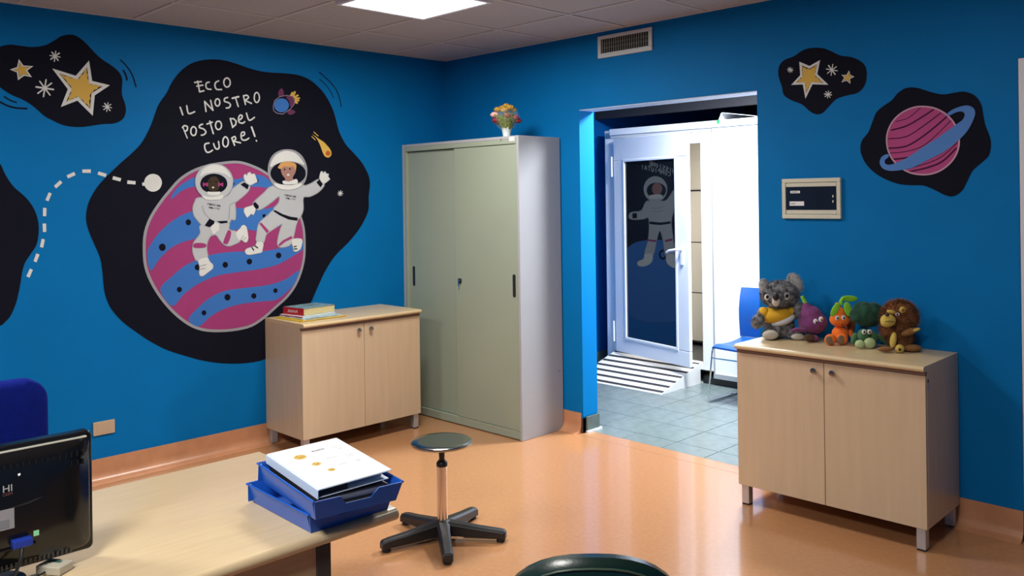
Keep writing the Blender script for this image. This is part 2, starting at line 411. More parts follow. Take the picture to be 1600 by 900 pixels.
# board and tape on the cabin roof
o = MB()
o.loft([[(x, -0.02, z), (x, 0.55, z+0.0), (x, 0.55, z+0.004), (x, -0.02, z+0.004)] for x, z in ((0, 0.0), (0.012, 0.022), (0.022, 0.048), (0.035, 0.056), (0.05, 0.054), (0.33, 0.008))])
t = o.build('folded_sheet', mat('grey plastic sheet', (0.55, 0.55, 0.58), 0.5)); t.location = (1.33, PY+0.005, 2.1845); t.rotation_euler = (0, 0, 0)
tag(t, 'pale grey bent plastic sheet lying on top of the white cabin wall', 'sheet')
t = MB().add([(0, -0.0225, -0.03), (0.028, -0.0225, -0.028), (0.028, -0.0225, 0.0012), (0, -0.0225, 0.0012), (0, 0.02, 0.0012), (0.03, 0.02, 0.0012), (0, 0.02, 0.0), (0.03, 0.02, 0.0), (0, -0.021, -0.03), (0.028, -0.021, -0.028), (0.028, -0.0205, 0), (0, -0.0205, 0)],
   [(0,1,2,3),(3,2,5,4),(8,11,10,9),(0,8,9,1),(4,5,7,6),(0,3,11,8),(1,9,10,2)]).build('green_tape', mat('green tape', (0.02, 0.30, 0.10), 0.6))
t.location = (1.318, PY, 2.1842)
tag(t, 'small piece of green tape stuck over the top rail of the white cabin', 'tape')

# ================================================================== MURALS
MC = {'navy': (0.006, 0.0065, 0.013), 'white': (0.60, 0.61, 0.58), 'yellow': (0.60, 0.38, 0.08), 'magenta': (0.30, 0.043, 0.15), 'blue': (0.042, 0.15, 0.43),
      'gray': (0.28, 0.28, 0.30), 'suit': (0.42, 0.44, 0.45), 'brown': (0.045, 0.032, 0.018), 'skin': (0.32, 0.17, 0.14), 'hair': (0.55, 0.29, 0.10),
      'plum': (0.13, 0.035, 0.085), 'plum_light': (0.25, 0.18, 0.26), 'orange': (0.42, 0.10, 0.02), 'magenta_dim': (0.38, 0.065, 0.19), 'pink': (0.48, 0.28, 0.36), 'wine': (0.055, 0.01, 0.035), 'blue_dim': (0.08, 0.20, 0.48)}
MM = {k: mat('mural ' + k.replace('_', ' '), v, 0.7, noise=0.03, nscale=6, spec=0.06) for k, v in MC.items()}
MURALS=[
('L','starL','background',[('P','navy',1,0,[(3.018,2.404),(2.994,2.415),(2.962,2.422),(2.922,2.421),(2.874,2.42),(2.832,2.428),(2.795,2.442),(2.756,2.471),(2.722,2.497),(2.687,2.51),(2.653,2.51),(2.618,2.491),(2.583,2.459),(2.547,2.42),(2.511,2.39),(2.475,2.369),(2.438,2.343),(2.415,2.316),(2.405,2.283),(2.408,2.233),(2.407,2.194),(2.394,2.155),(2.387,2.112),(2.397,2.071),(2.424,2.043),(2.461,2.029),(2.516,2.023),(2.571,2.012),(2.624,2.002),(2.677,2.001),(2.728,2.01),(2.779,2.034),(2.812,2.052),(2.845,2.083),(2.878,2.111),(2.918,2.135),(2.958,2.151),(2.989,2.168),(3.02,2.191),(3.059,2.225),(3.074,2.268),(3.065,2.331),(3.049,2.378)])]),
('L','starL','star',[('C','white',2,0.0184,[(2.588,2.358),(2.576,2.256),(2.493,2.243),(2.564,2.189),(2.574,2.087),(2.644,2.159),(2.717,2.122),(2.684,2.209),(2.754,2.303),(2.649,2.275)]),('F','yellow',3,0,[(2.595,2.333),(2.597,2.306),(2.591,2.299),(2.593,2.276),(2.587,2.266),(2.585,2.25),(2.577,2.244),(2.558,2.245),(2.553,2.241),(2.531,2.241),(2.517,2.239),(2.539,2.229),(2.541,2.221),(2.56,2.213),(2.564,2.203),(2.575,2.195),(2.582,2.182),(2.578,2.161),(2.585,2.153),(2.582,2.128),(2.583,2.111),(2.598,2.133),(2.607,2.135),(2.619,2.154),(2.629,2.158),(2.641,2.17),(2.65,2.17),(2.665,2.158),(2.671,2.159),(2.689,2.145),(2.7,2.139),(2.688,2.16),(2.69,2.168),(2.678,2.186),(2.679,2.197),(2.674,2.211),(2.679,2.226),(2.697,2.242),(2.7,2.254),(2.72,2.273),(2.732,2.289),(2.705,2.277),(2.697,2.279),(2.674,2.269),(2.662,2.27),(2.645,2.266),(2.634,2.273),(2.625,2.292),(2.616,2.297),(2.605,2.319)])]),
('L','starL','star@b',[('C','white',2,0.0072,[(2.93,2.341),(2.912,2.313),(2.87,2.315),(2.897,2.292),(2.877,2.262),(2.908,2.266),(2.934,2.243),(2.938,2.279),(2.966,2.289),(2.937,2.303)]),('F','yellow',3,0,[(2.927,2.332),(2.924,2.323),(2.922,2.323),(2.918,2.315),(2.916,2.313),(2.913,2.309),(2.907,2.307),(2.899,2.31),(2.895,2.308),(2.885,2.31),(2.879,2.311),(2.887,2.305),(2.888,2.303),(2.895,2.298),(2.896,2.296),(2.901,2.292),(2.9,2.287),(2.894,2.282),(2.894,2.279),(2.888,2.272),(2.884,2.267),(2.892,2.27),(2.895,2.268),(2.902,2.271),(2.905,2.27),(2.91,2.27),(2.914,2.269),(2.918,2.263),(2.922,2.262),(2.927,2.255),(2.931,2.252),(2.93,2.261),(2.932,2.264),(2.931,2.272),(2.933,2.275),(2.934,2.281),(2.936,2.284),(2.943,2.285),(2.945,2.287),(2.953,2.288),(2.958,2.289),(2.949,2.292),(2.948,2.294),(2.941,2.296),(2.939,2.298),(2.934,2.301),(2.931,2.305),(2.931,2.313),(2.929,2.316),(2.929,2.326)])]),
('L','starL','twinkle@85',[('S','white',2,0.0056,[(2.781,2.384),(2.731,2.381)]),('S','white',2,0.0075,[(2.771,2.403),(2.741,2.362)]),('S','white',2,0.0056,[(2.752,2.411),(2.76,2.354)]),('S','white',2,0.0075,[(2.735,2.402),(2.777,2.364)])]),
('L','starL','twinkle@69',[('S','white',2,0.0096,[(2.85,2.207),(2.767,2.2)]),('S','white',2,0.0072,[(2.833,2.239),(2.784,2.168)]),('S','white',2,0.0072,[(2.802,2.25),(2.816,2.157)]),('S','white',2,0.0072,[(2.775,2.234),(2.843,2.173)])]),
('L','starL','twinkle@167',[('S','white',2,0.0048,[(2.513,2.125),(2.466,2.12)]),('S','white',2,0.0064,[(2.503,2.142),(2.475,2.103)]),('S','white',2,0.0048,[(2.485,2.148),(2.493,2.097)]),('S','white',2,0.0048,[(2.47,2.139),(2.509,2.106)])]),
('L','starL','motion_line',[('S','navy',1,0.0069,[(2.414,2.398),(2.382,2.369),(2.349,2.317),(2.329,2.25)]),('S','navy',1,0.0092,[(2.399,2.34),(2.387,2.319),(2.379,2.287)]),('S','navy',1,0.0069,[(3.001,2.143),(2.974,2.126),(2.946,2.117)]),('S','navy',1,0.0092,[(3.021,2.114),(2.99,2.098),(2.951,2.088),(2.898,2.087)])]),
('L','cloudL','background',[('P','navy',1,0,[(3.025,1.789),(3,1.729),(2.964,1.669),(2.911,1.615),(2.874,1.559),(2.853,1.497),(2.848,1.43),(2.86,1.356),(2.888,1.309),(2.916,1.262),(2.93,1.214),(2.939,1.154),(2.95,1.095),(2.964,1.042),(2.989,0.984),(3.015,0.955),(3.036,0.94),(3.098,0.931),(3.188,0.977),(3.235,1.144),(3.261,1.376),(3.229,1.606),(3.148,1.769),(3.066,1.83)])]),
('L','main','background',[('P','navy',1,0,[(2.153,2.228),(2.122,2.292),(2.075,2.358),(2.017,2.41),(1.953,2.441),(1.877,2.459),(1.8,2.462),(1.721,2.451),(1.641,2.432),(1.56,2.418),(1.476,2.415),(1.365,2.42),(1.277,2.417),(1.2,2.398),(1.135,2.36),(1.076,2.306),(1.03,2.239),(0.998,2.17),(0.978,2.1),(0.958,2.041),(0.911,1.965),(0.842,1.901),(0.772,1.83),(0.723,1.745),(0.713,1.684),(0.725,1.598),(0.732,1.491),(0.799,1.379),(0.896,1.279),(1.001,1.195),(1.079,1.102),(1.141,0.997),(1.196,0.894),(1.261,0.792),(1.339,0.685),(1.424,0.607),(1.516,0.557),(1.606,0.541),(1.736,0.548),(1.861,0.571),(1.962,0.602),(2.022,0.626),(2.164,0.69),(2.269,0.758),(2.346,0.821),(2.421,0.889),(2.482,0.968),(2.512,1.042),(2.523,1.108),(2.528,1.185),(2.539,1.263),(2.568,1.342),(2.597,1.42),(2.61,1.484),(2.604,1.548),(2.582,1.611),(2.533,1.688),(2.433,1.793),(2.36,1.861),(2.299,1.93),(2.246,2.034),(2.204,2.15)])]),
('L','main','planet',[('P','magenta',2,0,[(1.794,1.818),(1.702,1.823),(1.616,1.801),(1.528,1.761),(1.438,1.692),(1.347,1.59),(1.285,1.489),(1.252,1.387),(1.247,1.258),(1.258,1.158),(1.292,1.06),(1.333,0.992),(1.388,0.933),(1.466,0.877),(1.542,0.823),(1.632,0.778),(1.733,0.765),(1.845,0.769),(1.953,0.789),(2.042,0.835),(2.132,0.917),(2.206,1.013),(2.26,1.111),(2.29,1.201),(2.297,1.299),(2.289,1.399),(2.255,1.49),(2.198,1.577),(2.147,1.64),(2.082,1.711),(2.003,1.763),(1.909,1.797)])]),
('L','main','planet/stripe',[('P','blue',3,0,[(2.137,1.592),(2.104,1.655),(2.019,1.714),(1.953,1.734),(1.844,1.735),(1.733,1.715),(1.668,1.729),(1.558,1.744),(1.481,1.696),(1.439,1.647),(1.454,1.647),(1.589,1.668),(1.733,1.654),(1.873,1.661),(1.993,1.668),(2.072,1.642)]),('P','blue',3,0,[(2.281,1.274),(2.247,1.347),(2.19,1.414),(2.1,1.482),(1.996,1.521),(1.874,1.529),(1.735,1.533),(1.62,1.524),(1.517,1.525),(1.41,1.548),(1.379,1.505),(1.396,1.435),(1.458,1.395),(1.593,1.383),(1.68,1.4),(1.78,1.386),(1.877,1.363),(1.998,1.349),(2.116,1.315),(2.205,1.244),(2.261,1.174)]),('P','blue',3,0,[(2.208,1.057),(2.144,1.125),(2.066,1.184),(1.987,1.218),(1.879,1.248),(1.739,1.256),(1.595,1.248),(1.475,1.256),(1.352,1.277),(1.253,1.301),(1.254,1.251),(1.337,1.203),(1.446,1.156),(1.567,1.136),(1.713,1.126),(1.853,1.114),(1.976,1.073),(2.068,1.016),(2.139,0.952)]),('P','blue',3,0,[(2.041,0.861),(1.978,0.929),(1.896,0.985),(1.799,1.016),(1.657,1.022),(1.509,1.028),(1.386,1.056),(1.291,1.106),(1.311,1.047),(1.343,1),(1.45,0.929),(1.541,0.924),(1.658,0.924),(1.787,0.91),(1.898,0.868),(1.979,0.812)])]),
('L','main','planet/crater',[('F','navy',4,0,[(2.016,1.451),(2.018,1.444),(2.022,1.438),(2.027,1.434),(2.034,1.433),(2.04,1.435),(2.046,1.439),(2.049,1.445),(2.05,1.452),(2.049,1.459),(2.045,1.465),(2.04,1.469),(2.033,1.47),(2.027,1.468),(2.021,1.464),(2.018,1.458)]),('F','navy',4,0,[(2.172,1.307),(2.173,1.298),(2.178,1.292),(2.184,1.287),(2.192,1.286),(2.2,1.288),(2.206,1.293),(2.21,1.3),(2.212,1.309),(2.21,1.317),(2.206,1.324),(2.199,1.328),(2.191,1.33),(2.184,1.328),(2.177,1.323),(2.173,1.315)]),('F','navy',4,0,[(1.963,1.173),(1.965,1.166),(1.969,1.16),(1.974,1.157),(1.981,1.156),(1.988,1.158),(1.993,1.162),(1.997,1.168),(1.998,1.175),(1.997,1.182),(1.993,1.188),(1.987,1.192),(1.98,1.192),(1.974,1.191),(1.968,1.186),(1.965,1.18)]),('F','navy',4,0,[(2.078,1.047),(2.08,1.04),(2.083,1.035),(2.088,1.032),(2.094,1.031),(2.1,1.033),(2.105,1.037),(2.108,1.043),(2.109,1.049),(2.108,1.056),(2.105,1.061),(2.099,1.064),(2.094,1.065),(2.088,1.063),(2.083,1.059),(2.079,1.053)]),('F','navy',4,0,[(1.786,1.177),(1.787,1.17),(1.791,1.164),(1.797,1.16),(1.804,1.159),(1.811,1.161),(1.817,1.166),(1.821,1.172),(1.822,1.179),(1.82,1.186),(1.816,1.192),(1.81,1.196),(1.804,1.197),(1.797,1.195),(1.791,1.191),(1.787,1.184)]),('F','navy',4,0,[(1.624,1.187),(1.625,1.18),(1.63,1.174),(1.636,1.17),(1.643,1.169),(1.65,1.171),(1.656,1.175),(1.66,1.182),(1.662,1.189),(1.66,1.196),(1.656,1.202),(1.65,1.206),(1.642,1.207),(1.635,1.205),(1.629,1.201),(1.625,1.194)]),('F','navy',4,0,[(1.418,1.215),(1.42,1.207),(1.424,1.201),(1.431,1.197),(1.438,1.196),(1.446,1.198),(1.452,1.203),(1.456,1.209),(1.458,1.217),(1.456,1.224),(1.452,1.23),(1.445,1.234),(1.438,1.235),(1.43,1.234),(1.424,1.229),(1.419,1.222)]),('F','navy',4,0,[(1.773,0.972),(1.775,0.964),(1.779,0.958),(1.786,0.954),(1.793,0.953),(1.801,0.956),(1.807,0.961),(1.811,0.968),(1.812,0.975),(1.811,0.983),(1.806,0.989),(1.8,0.993),(1.793,0.994),(1.785,0.992),(1.779,0.987),(1.775,0.98)]),('F','navy',4,0,[(1.598,0.964),(1.599,0.957),(1.603,0.952),(1.609,0.948),(1.616,0.948),(1.622,0.95),(1.628,0.954),(1.632,0.96),(1.633,0.967),(1.632,0.974),(1.628,0.979),(1.622,0.982),(1.615,0.983),(1.609,0.981),(1.603,0.977),(1.599,0.971)]),('F','navy',4,0,[(1.449,0.985),(1.45,0.979),(1.454,0.975),(1.459,0.972),(1.465,0.971),(1.47,0.973),(1.475,0.977),(1.478,0.982),(1.479,0.988),(1.478,0.993),(1.475,0.998),(1.47,1.001),(1.464,1.002),(1.458,1),(1.453,0.996),(1.45,0.991)]),('F','navy',4,0,[(1.93,0.89),(1.931,0.884),(1.935,0.88),(1.939,0.877),(1.945,0.876),(1.951,0.878),(1.955,0.882),(1.958,0.887),(1.96,0.893),(1.958,0.899),(1.955,0.904),(1.95,0.907),(1.945,0.907),(1.939,0.906),(1.934,0.902),(1.931,0.896)]),('F','navy',4,0,[(1.525,1.478),(1.526,1.473),(1.528,1.469),(1.532,1.467),(1.537,1.466),(1.541,1.467),(1.545,1.47),(1.548,1.474),(1.549,1.478),(1.548,1.483),(1.545,1.487),(1.541,1.489),(1.537,1.49),(1.532,1.489),(1.528,1.486),(1.526,1.482)]),('F','navy',4,0,[(1.573,1.705),(1.575,1.699),(1.578,1.695),(1.583,1.691),(1.588,1.69),(1.594,1.691),(1.599,1.694),(1.602,1.699),(1.603,1.705),(1.602,1.711),(1.598,1.715),(1.594,1.719),(1.588,1.72),(1.582,1.719),(1.578,1.716),(1.574,1.711)]),('F','navy',4,0,[(1.736,1.688),(1.737,1.684),(1.739,1.68),(1.743,1.677),(1.747,1.677),(1.752,1.677),(1.755,1.68),(1.758,1.684),(1.758,1.688),(1.757,1.693),(1.755,1.696),(1.751,1.699),(1.747,1.7),(1.743,1.699),(1.739,1.696),(1.737,1.693)])]),
('L','main','planet/rim',[('C','gray',5,0.0168,[(1.794,1.818),(1.702,1.823),(1.616,1.801),(1.528,1.761),(1.438,1.692),(1.347,1.59),(1.285,1.489),(1.252,1.387),(1.247,1.258),(1.258,1.158),(1.292,1.06),(1.333,0.992),(1.388,0.933),(1.466,0.877),(1.542,0.823),(1.632,0.778),(1.733,0.765),(1.845,0.769),(1.953,0.789),(2.042,0.835),(2.132,0.917),(2.206,1.013),(2.26,1.111),(2.29,1.201),(2.297,1.299),(2.289,1.399),(2.255,1.49),(2.198,1.577),(2.147,1.64),(2.082,1.711),(2.003,1.763),(1.909,1.797)])]),
('L','main','moon',[('F','white',2,0,[(2.188,1.692),(2.19,1.681),(2.193,1.672),(2.198,1.662),(2.204,1.654),(2.212,1.648),(2.221,1.643),(2.231,1.64),(2.241,1.639),(2.251,1.64),(2.26,1.643),(2.269,1.648),(2.277,1.655),(2.283,1.663),(2.288,1.672),(2.29,1.681),(2.291,1.692),(2.29,1.702),(2.287,1.711),(2.282,1.721),(2.276,1.728),(2.268,1.735),(2.259,1.74),(2.249,1.743),(2.239,1.744),(2.229,1.743),(2.22,1.74),(2.211,1.736),(2.203,1.729),(2.197,1.721),(2.192,1.712),(2.189,1.702)]),('F','white',2,0,[(2.302,1.693),(2.276,1.693),(2.276,1.674),(2.302,1.674)])]),
('L','main','astronaut_figure/outline',[('C','gray',6,0.0096,[(1.963,1.6),(1.99,1.577),(2.004,1.538),(1.998,1.494),(1.987,1.477),(1.961,1.445),(1.939,1.424),(1.903,1.417),(1.862,1.429),(1.784,1.433),(1.762,1.462),(1.736,1.461),(1.732,1.515),(1.735,1.564),(1.72,1.578),(1.682,1.607),(1.645,1.641),(1.635,1.677),(1.666,1.7),(1.7,1.687),(1.748,1.654),(1.795,1.605)]),('C','gray',6,0.0096,[(1.95,1.436),(1.959,1.384),(1.983,1.35),(2.002,1.325),(2.009,1.282),(2,1.242),(1.98,1.215),(1.92,1.229),(1.923,1.277),(1.92,1.321),(1.9,1.36),(1.877,1.37),(1.859,1.367),(1.836,1.335),(1.813,1.309),(1.781,1.296),(1.743,1.305),(1.705,1.327),(1.728,1.38),(1.761,1.39),(1.779,1.404),(1.788,1.44)]),('C','gray',6,0.0064,[(1.976,1.217),(1.92,1.231),(1.906,1.206),(1.885,1.183),(1.887,1.161),(1.921,1.137),(1.948,1.12),(1.966,1.122),(1.971,1.14),(1.967,1.175)]),('C','gray',6,0.0064,[(1.731,1.375),(1.704,1.401),(1.689,1.42),(1.675,1.422),(1.661,1.409),(1.653,1.372),(1.65,1.336),(1.66,1.314),(1.677,1.316),(1.691,1.329),(1.715,1.332)]),('C','gray',6,0.0064,[(1.897,1.41),(1.871,1.443),(1.844,1.433),(1.842,1.411),(1.84,1.397),(1.858,1.389),(1.872,1.374),(1.884,1.379),(1.89,1.397)]),('C','gray',6,0.0064,[(1.666,1.707),(1.673,1.736),(1.663,1.747),(1.651,1.738),(1.646,1.754),(1.629,1.759),(1.622,1.748),(1.602,1.75),(1.595,1.737),(1.59,1.723),(1.583,1.7),(1.603,1.691),(1.632,1.679)]),('S','gray',8,0.0056,[(1.947,1.55),(1.938,1.515),(1.92,1.488),(1.898,1.47)]),('S','gray',8,0.0056,[(1.735,1.569),(1.768,1.551),(1.773,1.507),(1.779,1.462)]),('S','gray',10,0.0044,[(1.965,1.181),(1.927,1.188)]),('S','gray',10,0.0044,[(1.963,1.162),(1.934,1.166)]),('S','gray',10,0.0044,[(1.698,1.335),(1.681,1.357)]),('S','gray',10,0.0044,[(1.681,1.33),(1.667,1.343)])]),
('L','main','astronaut_figure/suit',[('P','suit',7,0,[(1.963,1.6),(1.99,1.577),(2.004,1.538),(1.998,1.494),(1.987,1.477),(1.961,1.445),(1.939,1.424),(1.903,1.417),(1.862,1.429),(1.784,1.433),(1.762,1.462),(1.736,1.461),(1.732,1.515),(1.735,1.564),(1.72,1.578),(1.682,1.607),(1.645,1.641),(1.635,1.677),(1.666,1.7),(1.7,1.687),(1.748,1.654),(1.795,1.605)]),('P','suit',7,0,[(1.95,1.436),(1.959,1.384),(1.983,1.35),(2.002,1.325),(2.009,1.282),(2,1.242),(1.98,1.215),(1.92,1.229),(1.923,1.277),(1.92,1.321),(1.9,1.36),(1.877,1.37),(1.859,1.367),(1.836,1.335),(1.813,1.309),(1.781,1.296),(1.743,1.305),(1.705,1.327),(1.728,1.38),(1.761,1.39),(1.779,1.404),(1.788,1.44)])]),
('L','main','astronaut_figure/boot',[('P','white',8,0,[(1.976,1.217),(1.92,1.231),(1.906,1.206),(1.885,1.183),(1.887,1.161),(1.921,1.137),(1.948,1.12),(1.966,1.122),(1.971,1.14),(1.967,1.175)]),('P','white',8,0,[(1.731,1.375),(1.704,1.401),(1.689,1.42),(1.675,1.422),(1.661,1.409),(1.653,1.372),(1.65,1.336),(1.66,1.314),(1.677,1.316),(1.691,1.329),(1.715,1.332)])]),
('L','main','astronaut_figure/glove',[('P','white',9,0,[(1.897,1.41),(1.871,1.443),(1.844,1.433),(1.842,1.411),(1.84,1.397),(1.858,1.389),(1.872,1.374),(1.884,1.379),(1.89,1.397)]),('P','white',9,0,[(1.666,1.707),(1.673,1.736),(1.663,1.747),(1.651,1.738),(1.646,1.754),(1.629,1.759),(1.622,1.748),(1.602,1.75),(1.595,1.737),(1.59,1.723),(1.583,1.7),(1.603,1.691),(1.632,1.679)])]),
('L','main','astronaut_figure/knee_band',[('P','magenta',8,0,[(1.996,1.323),(1.932,1.317),(1.932,1.293),(2.001,1.295)]),('P','magenta',8,0,[(1.787,1.389),(1.775,1.393),(1.763,1.381),(1.771,1.341),(1.788,1.308),(1.804,1.309),(1.816,1.321)])]),
('L','main','astronaut_figure/belt',[('F','navy',8,0,[(1.857,1.453),(1.788,1.454),(1.785,1.441),(1.83,1.437),(1.841,1.444)])]),
('L','main','astronaut_figure/cuff',[('F','navy',10,0,[(1.903,1.47),(1.871,1.454),(1.874,1.438),(1.903,1.417),(1.934,1.429)]),('F','navy',10,0,[(1.671,1.696),(1.64,1.677),(1.65,1.65),(1.697,1.682)])]),
('L','main','astronaut_figure/helmet',[('C','gray',9,0.008,[(1.748,1.699),(1.751,1.678),(1.758,1.656),(1.77,1.637),(1.785,1.62),(1.804,1.607),(1.825,1.596),(1.848,1.59),(1.871,1.588),(1.895,1.591),(1.917,1.597),(1.937,1.608),(1.954,1.621),(1.969,1.638),(1.979,1.657),(1.985,1.677),(1.987,1.699),(1.985,1.72),(1.978,1.74),(1.967,1.759),(1.952,1.776),(1.934,1.79),(1.914,1.8),(1.891,1.807),(1.868,1.81),(1.845,1.808),(1.822,1.802),(1.801,1.792),(1.783,1.778),(1.768,1.762),(1.757,1.742),(1.75,1.721)]),('P','suit',10,0,[(1.748,1.699),(1.751,1.678),(1.758,1.656),(1.77,1.637),(1.785,1.62),(1.804,1.607),(1.825,1.596),(1.848,1.59),(1.871,1.588),(1.895,1.591),(1.917,1.597),(1.937,1.608),(1.954,1.621),(1.969,1.638),(1.979,1.657),(1.985,1.677),(1.987,1.699),(1.985,1.72),(1.978,1.74),(1.967,1.759),(1.952,1.776),(1.934,1.79),(1.914,1.8),(1.891,1.807),(1.868,1.81),(1.845,1.808),(1.822,1.802),(1.801,1.792),(1.783,1.778),(1.768,1.762),(1.757,1.742),(1.75,1.721)])]),
('L','main','astronaut_figure/visor',[('P','navy',11,0,[(1.785,1.687),(1.787,1.673),(1.794,1.66),(1.804,1.648),(1.819,1.638),(1.835,1.631),(1.854,1.626),(1.873,1.625),(1.892,1.626),(1.91,1.631),(1.926,1.639),(1.94,1.648),(1.95,1.66),(1.956,1.673),(1.958,1.686),(1.955,1.7),(1.949,1.713),(1.939,1.725),(1.925,1.735),(1.909,1.742),(1.891,1.747),(1.871,1.749),(1.852,1.747),(1.834,1.743),(1.817,1.735),(1.803,1.726),(1.793,1.714),(1.787,1.701)])]),
('L','main','astronaut_figure/highlight',[('P','white',12,0,[(1.959,1.734),(1.939,1.773),(1.898,1.799),(1.857,1.804),(1.811,1.792),(1.774,1.753),(1.763,1.726),(1.793,1.744),(1.835,1.756),(1.885,1.756),(1.93,1.747),(1.953,1.732)]),('P','white',12,0,[(1.952,1.616),(1.914,1.606),(1.869,1.605),(1.814,1.617),(1.823,1.592),(1.869,1.586),(1.923,1.589)])]),
('L','main','astronaut_figure/face',[('P','brown',12,0,[(1.834,1.684),(1.836,1.671),(1.84,1.659),(1.846,1.649),(1.854,1.641),(1.864,1.637),(1.874,1.635),(1.884,1.637),(1.893,1.642),(1.901,1.649),(1.907,1.659),(1.911,1.671),(1.912,1.683),(1.91,1.696),(1.906,1.708),(1.9,1.718),(1.892,1.726),(1.882,1.73),(1.872,1.732),(1.862,1.731),(1.853,1.726),(1.845,1.718),(1.839,1.708),(1.835,1.696)])]),
('L','main','astronaut_figure/hair_bow',[('P','magenta',12,0,[(1.941,1.694),(1.926,1.687),(1.912,1.694),(1.912,1.668),(1.927,1.677),(1.941,1.668)]),('P','magenta',12,0,[(1.843,1.695),(1.829,1.687),(1.814,1.695),(1.814,1.668),(1.829,1.677),(1.844,1.668)])]),
('L','main','astronaut_figure/collar',[('P','white',13,0,[(1.914,1.637),(1.891,1.636),(1.855,1.636),(1.834,1.637),(1.834,1.621),(1.869,1.613),(1.909,1.619)])]),
('L','main','astronaut_figure/mouth',[('P','white',13,0,[(1.871,1.663),(1.872,1.66),(1.874,1.659),(1.878,1.658),(1.882,1.659),(1.884,1.66),(1.885,1.663),(1.884,1.665),(1.882,1.667),(1.878,1.668),(1.874,1.667),(1.872,1.665)])]),
('L','main','astronaut_figure/eye',[('F','navy',13,0,[(1.891,1.698),(1.891,1.695),(1.894,1.693),(1.896,1.693),(1.898,1.695),(1.899,1.698),(1.898,1.701),(1.896,1.703),(1.893,1.703),(1.891,1.701)]),('F','navy',13,0,[(1.854,1.698),(1.855,1.695),(1.857,1.693),(1.86,1.693),(1.862,1.695),(1.862,1.698),(1.862,1.701),(1.86,1.703),(1.857,1.703),(1.855,1.701)])]),
('L','main','astronaut_figure@b/outline',[('C','gray',6,0.012,[(1.466,1.673),(1.539,1.623),(1.608,1.564),(1.597,1.536),(1.576,1.52),(1.534,1.537),(1.486,1.567),(1.443,1.599),(1.425,1.603),(1.431,1.561),(1.468,1.514),(1.389,1.47),(1.302,1.451),(1.273,1.473),(1.255,1.518),(1.253,1.596),(1.203,1.603),(1.144,1.628),(1.103,1.662),(1.093,1.685),(1.132,1.715),(1.182,1.691),(1.234,1.672),(1.266,1.676)]),('C','gray',6,0.0096,[(1.47,1.511),(1.512,1.48),(1.56,1.444),(1.58,1.413),(1.589,1.363),(1.592,1.317),(1.546,1.306),(1.529,1.351),(1.514,1.368),(1.468,1.394),(1.409,1.424),(1.422,1.389),(1.439,1.333),(1.445,1.291),(1.429,1.271),(1.388,1.271),(1.349,1.287),(1.327,1.343),(1.31,1.409),(1.3,1.446),(1.354,1.457),(1.426,1.487)]),('C','gray',6,0.0064,[(1.589,1.311),(1.547,1.302),(1.553,1.26),(1.562,1.242),(1.639,1.232),(1.663,1.238),(1.672,1.257),(1.658,1.272),(1.604,1.285)]),('C','gray',6,0.0064,[(1.333,1.318),(1.298,1.321),(1.268,1.315),(1.264,1.292),(1.279,1.25),(1.31,1.234),(1.328,1.239),(1.334,1.267),(1.342,1.296)]),('C','gray',6,0.0064,[(1.611,1.547),(1.597,1.522),(1.612,1.487),(1.627,1.494),(1.653,1.472),(1.664,1.484),(1.676,1.51),(1.669,1.532),(1.635,1.542)]),('C','gray',6,0.008,[(1.126,1.726),(1.115,1.767),(1.102,1.77),(1.099,1.758),(1.082,1.77),(1.072,1.756),(1.055,1.753),(1.059,1.735),(1.046,1.72),(1.076,1.697),(1.1,1.688)])]),
('L','main','astronaut_figure@b/suit',[('P','suit',7,0,[(1.466,1.673),(1.539,1.623),(1.608,1.564),(1.597,1.536),(1.576,1.52),(1.534,1.537),(1.486,1.567),(1.443,1.599),(1.425,1.603),(1.431,1.561),(1.468,1.514),(1.389,1.47),(1.302,1.451),(1.273,1.473),(1.255,1.518),(1.253,1.596),(1.203,1.603),(1.144,1.628),(1.103,1.662),(1.093,1.685),(1.132,1.715),(1.182,1.691),(1.234,1.672),(1.266,1.676)]),('P','suit',7,0,[(1.47,1.511),(1.512,1.48),(1.56,1.444),(1.58,1.413),(1.589,1.363),(1.592,1.317),(1.546,1.306),(1.529,1.351),(1.514,1.368),(1.468,1.394),(1.409,1.424),(1.422,1.389),(1.439,1.333),(1.445,1.291),(1.429,1.271),(1.388,1.271),(1.349,1.287),(1.327,1.343),(1.31,1.409),(1.3,1.446),(1.354,1.457),(1.426,1.487)])]),
('L','main','astronaut_figure@b/boot',[('P','white',8,0,[(1.589,1.311),(1.547,1.302),(1.553,1.26),(1.562,1.242),(1.639,1.232),(1.663,1.238),(1.672,1.257),(1.658,1.272),(1.604,1.285)]),('P','white',8,0,[(1.333,1.318),(1.298,1.321),(1.268,1.315),(1.264,1.292),(1.279,1.25),(1.31,1.234),(1.328,1.239),(1.334,1.267),(1.342,1.296)])]),
('L','main','astronaut_figure@b/glove',[('P','white',9,0,[(1.611,1.547),(1.597,1.522),(1.612,1.487),(1.627,1.494),(1.653,1.472),(1.664,1.484),(1.676,1.51),(1.669,1.532),(1.635,1.542)]),('P','white',9,0,[(1.126,1.726),(1.115,1.767),(1.102,1.77),(1.099,1.758),(1.082,1.77),(1.072,1.756),(1.055,1.753),(1.059,1.735),(1.046,1.72),(1.076,1.697),(1.1,1.688)])]),
('L','main','astronaut_figure@b/boot_strap',[('S','navy',10,0.0076,[(1.626,1.277),(1.613,1.259)]),('S','navy',10,0.0076,[(1.603,1.285),(1.586,1.273)]),('S','navy',10,0.0076,[(1.327,1.267),(1.31,1.269)]),('S','navy',10,0.0076,[(1.326,1.252),(1.306,1.252)])]),
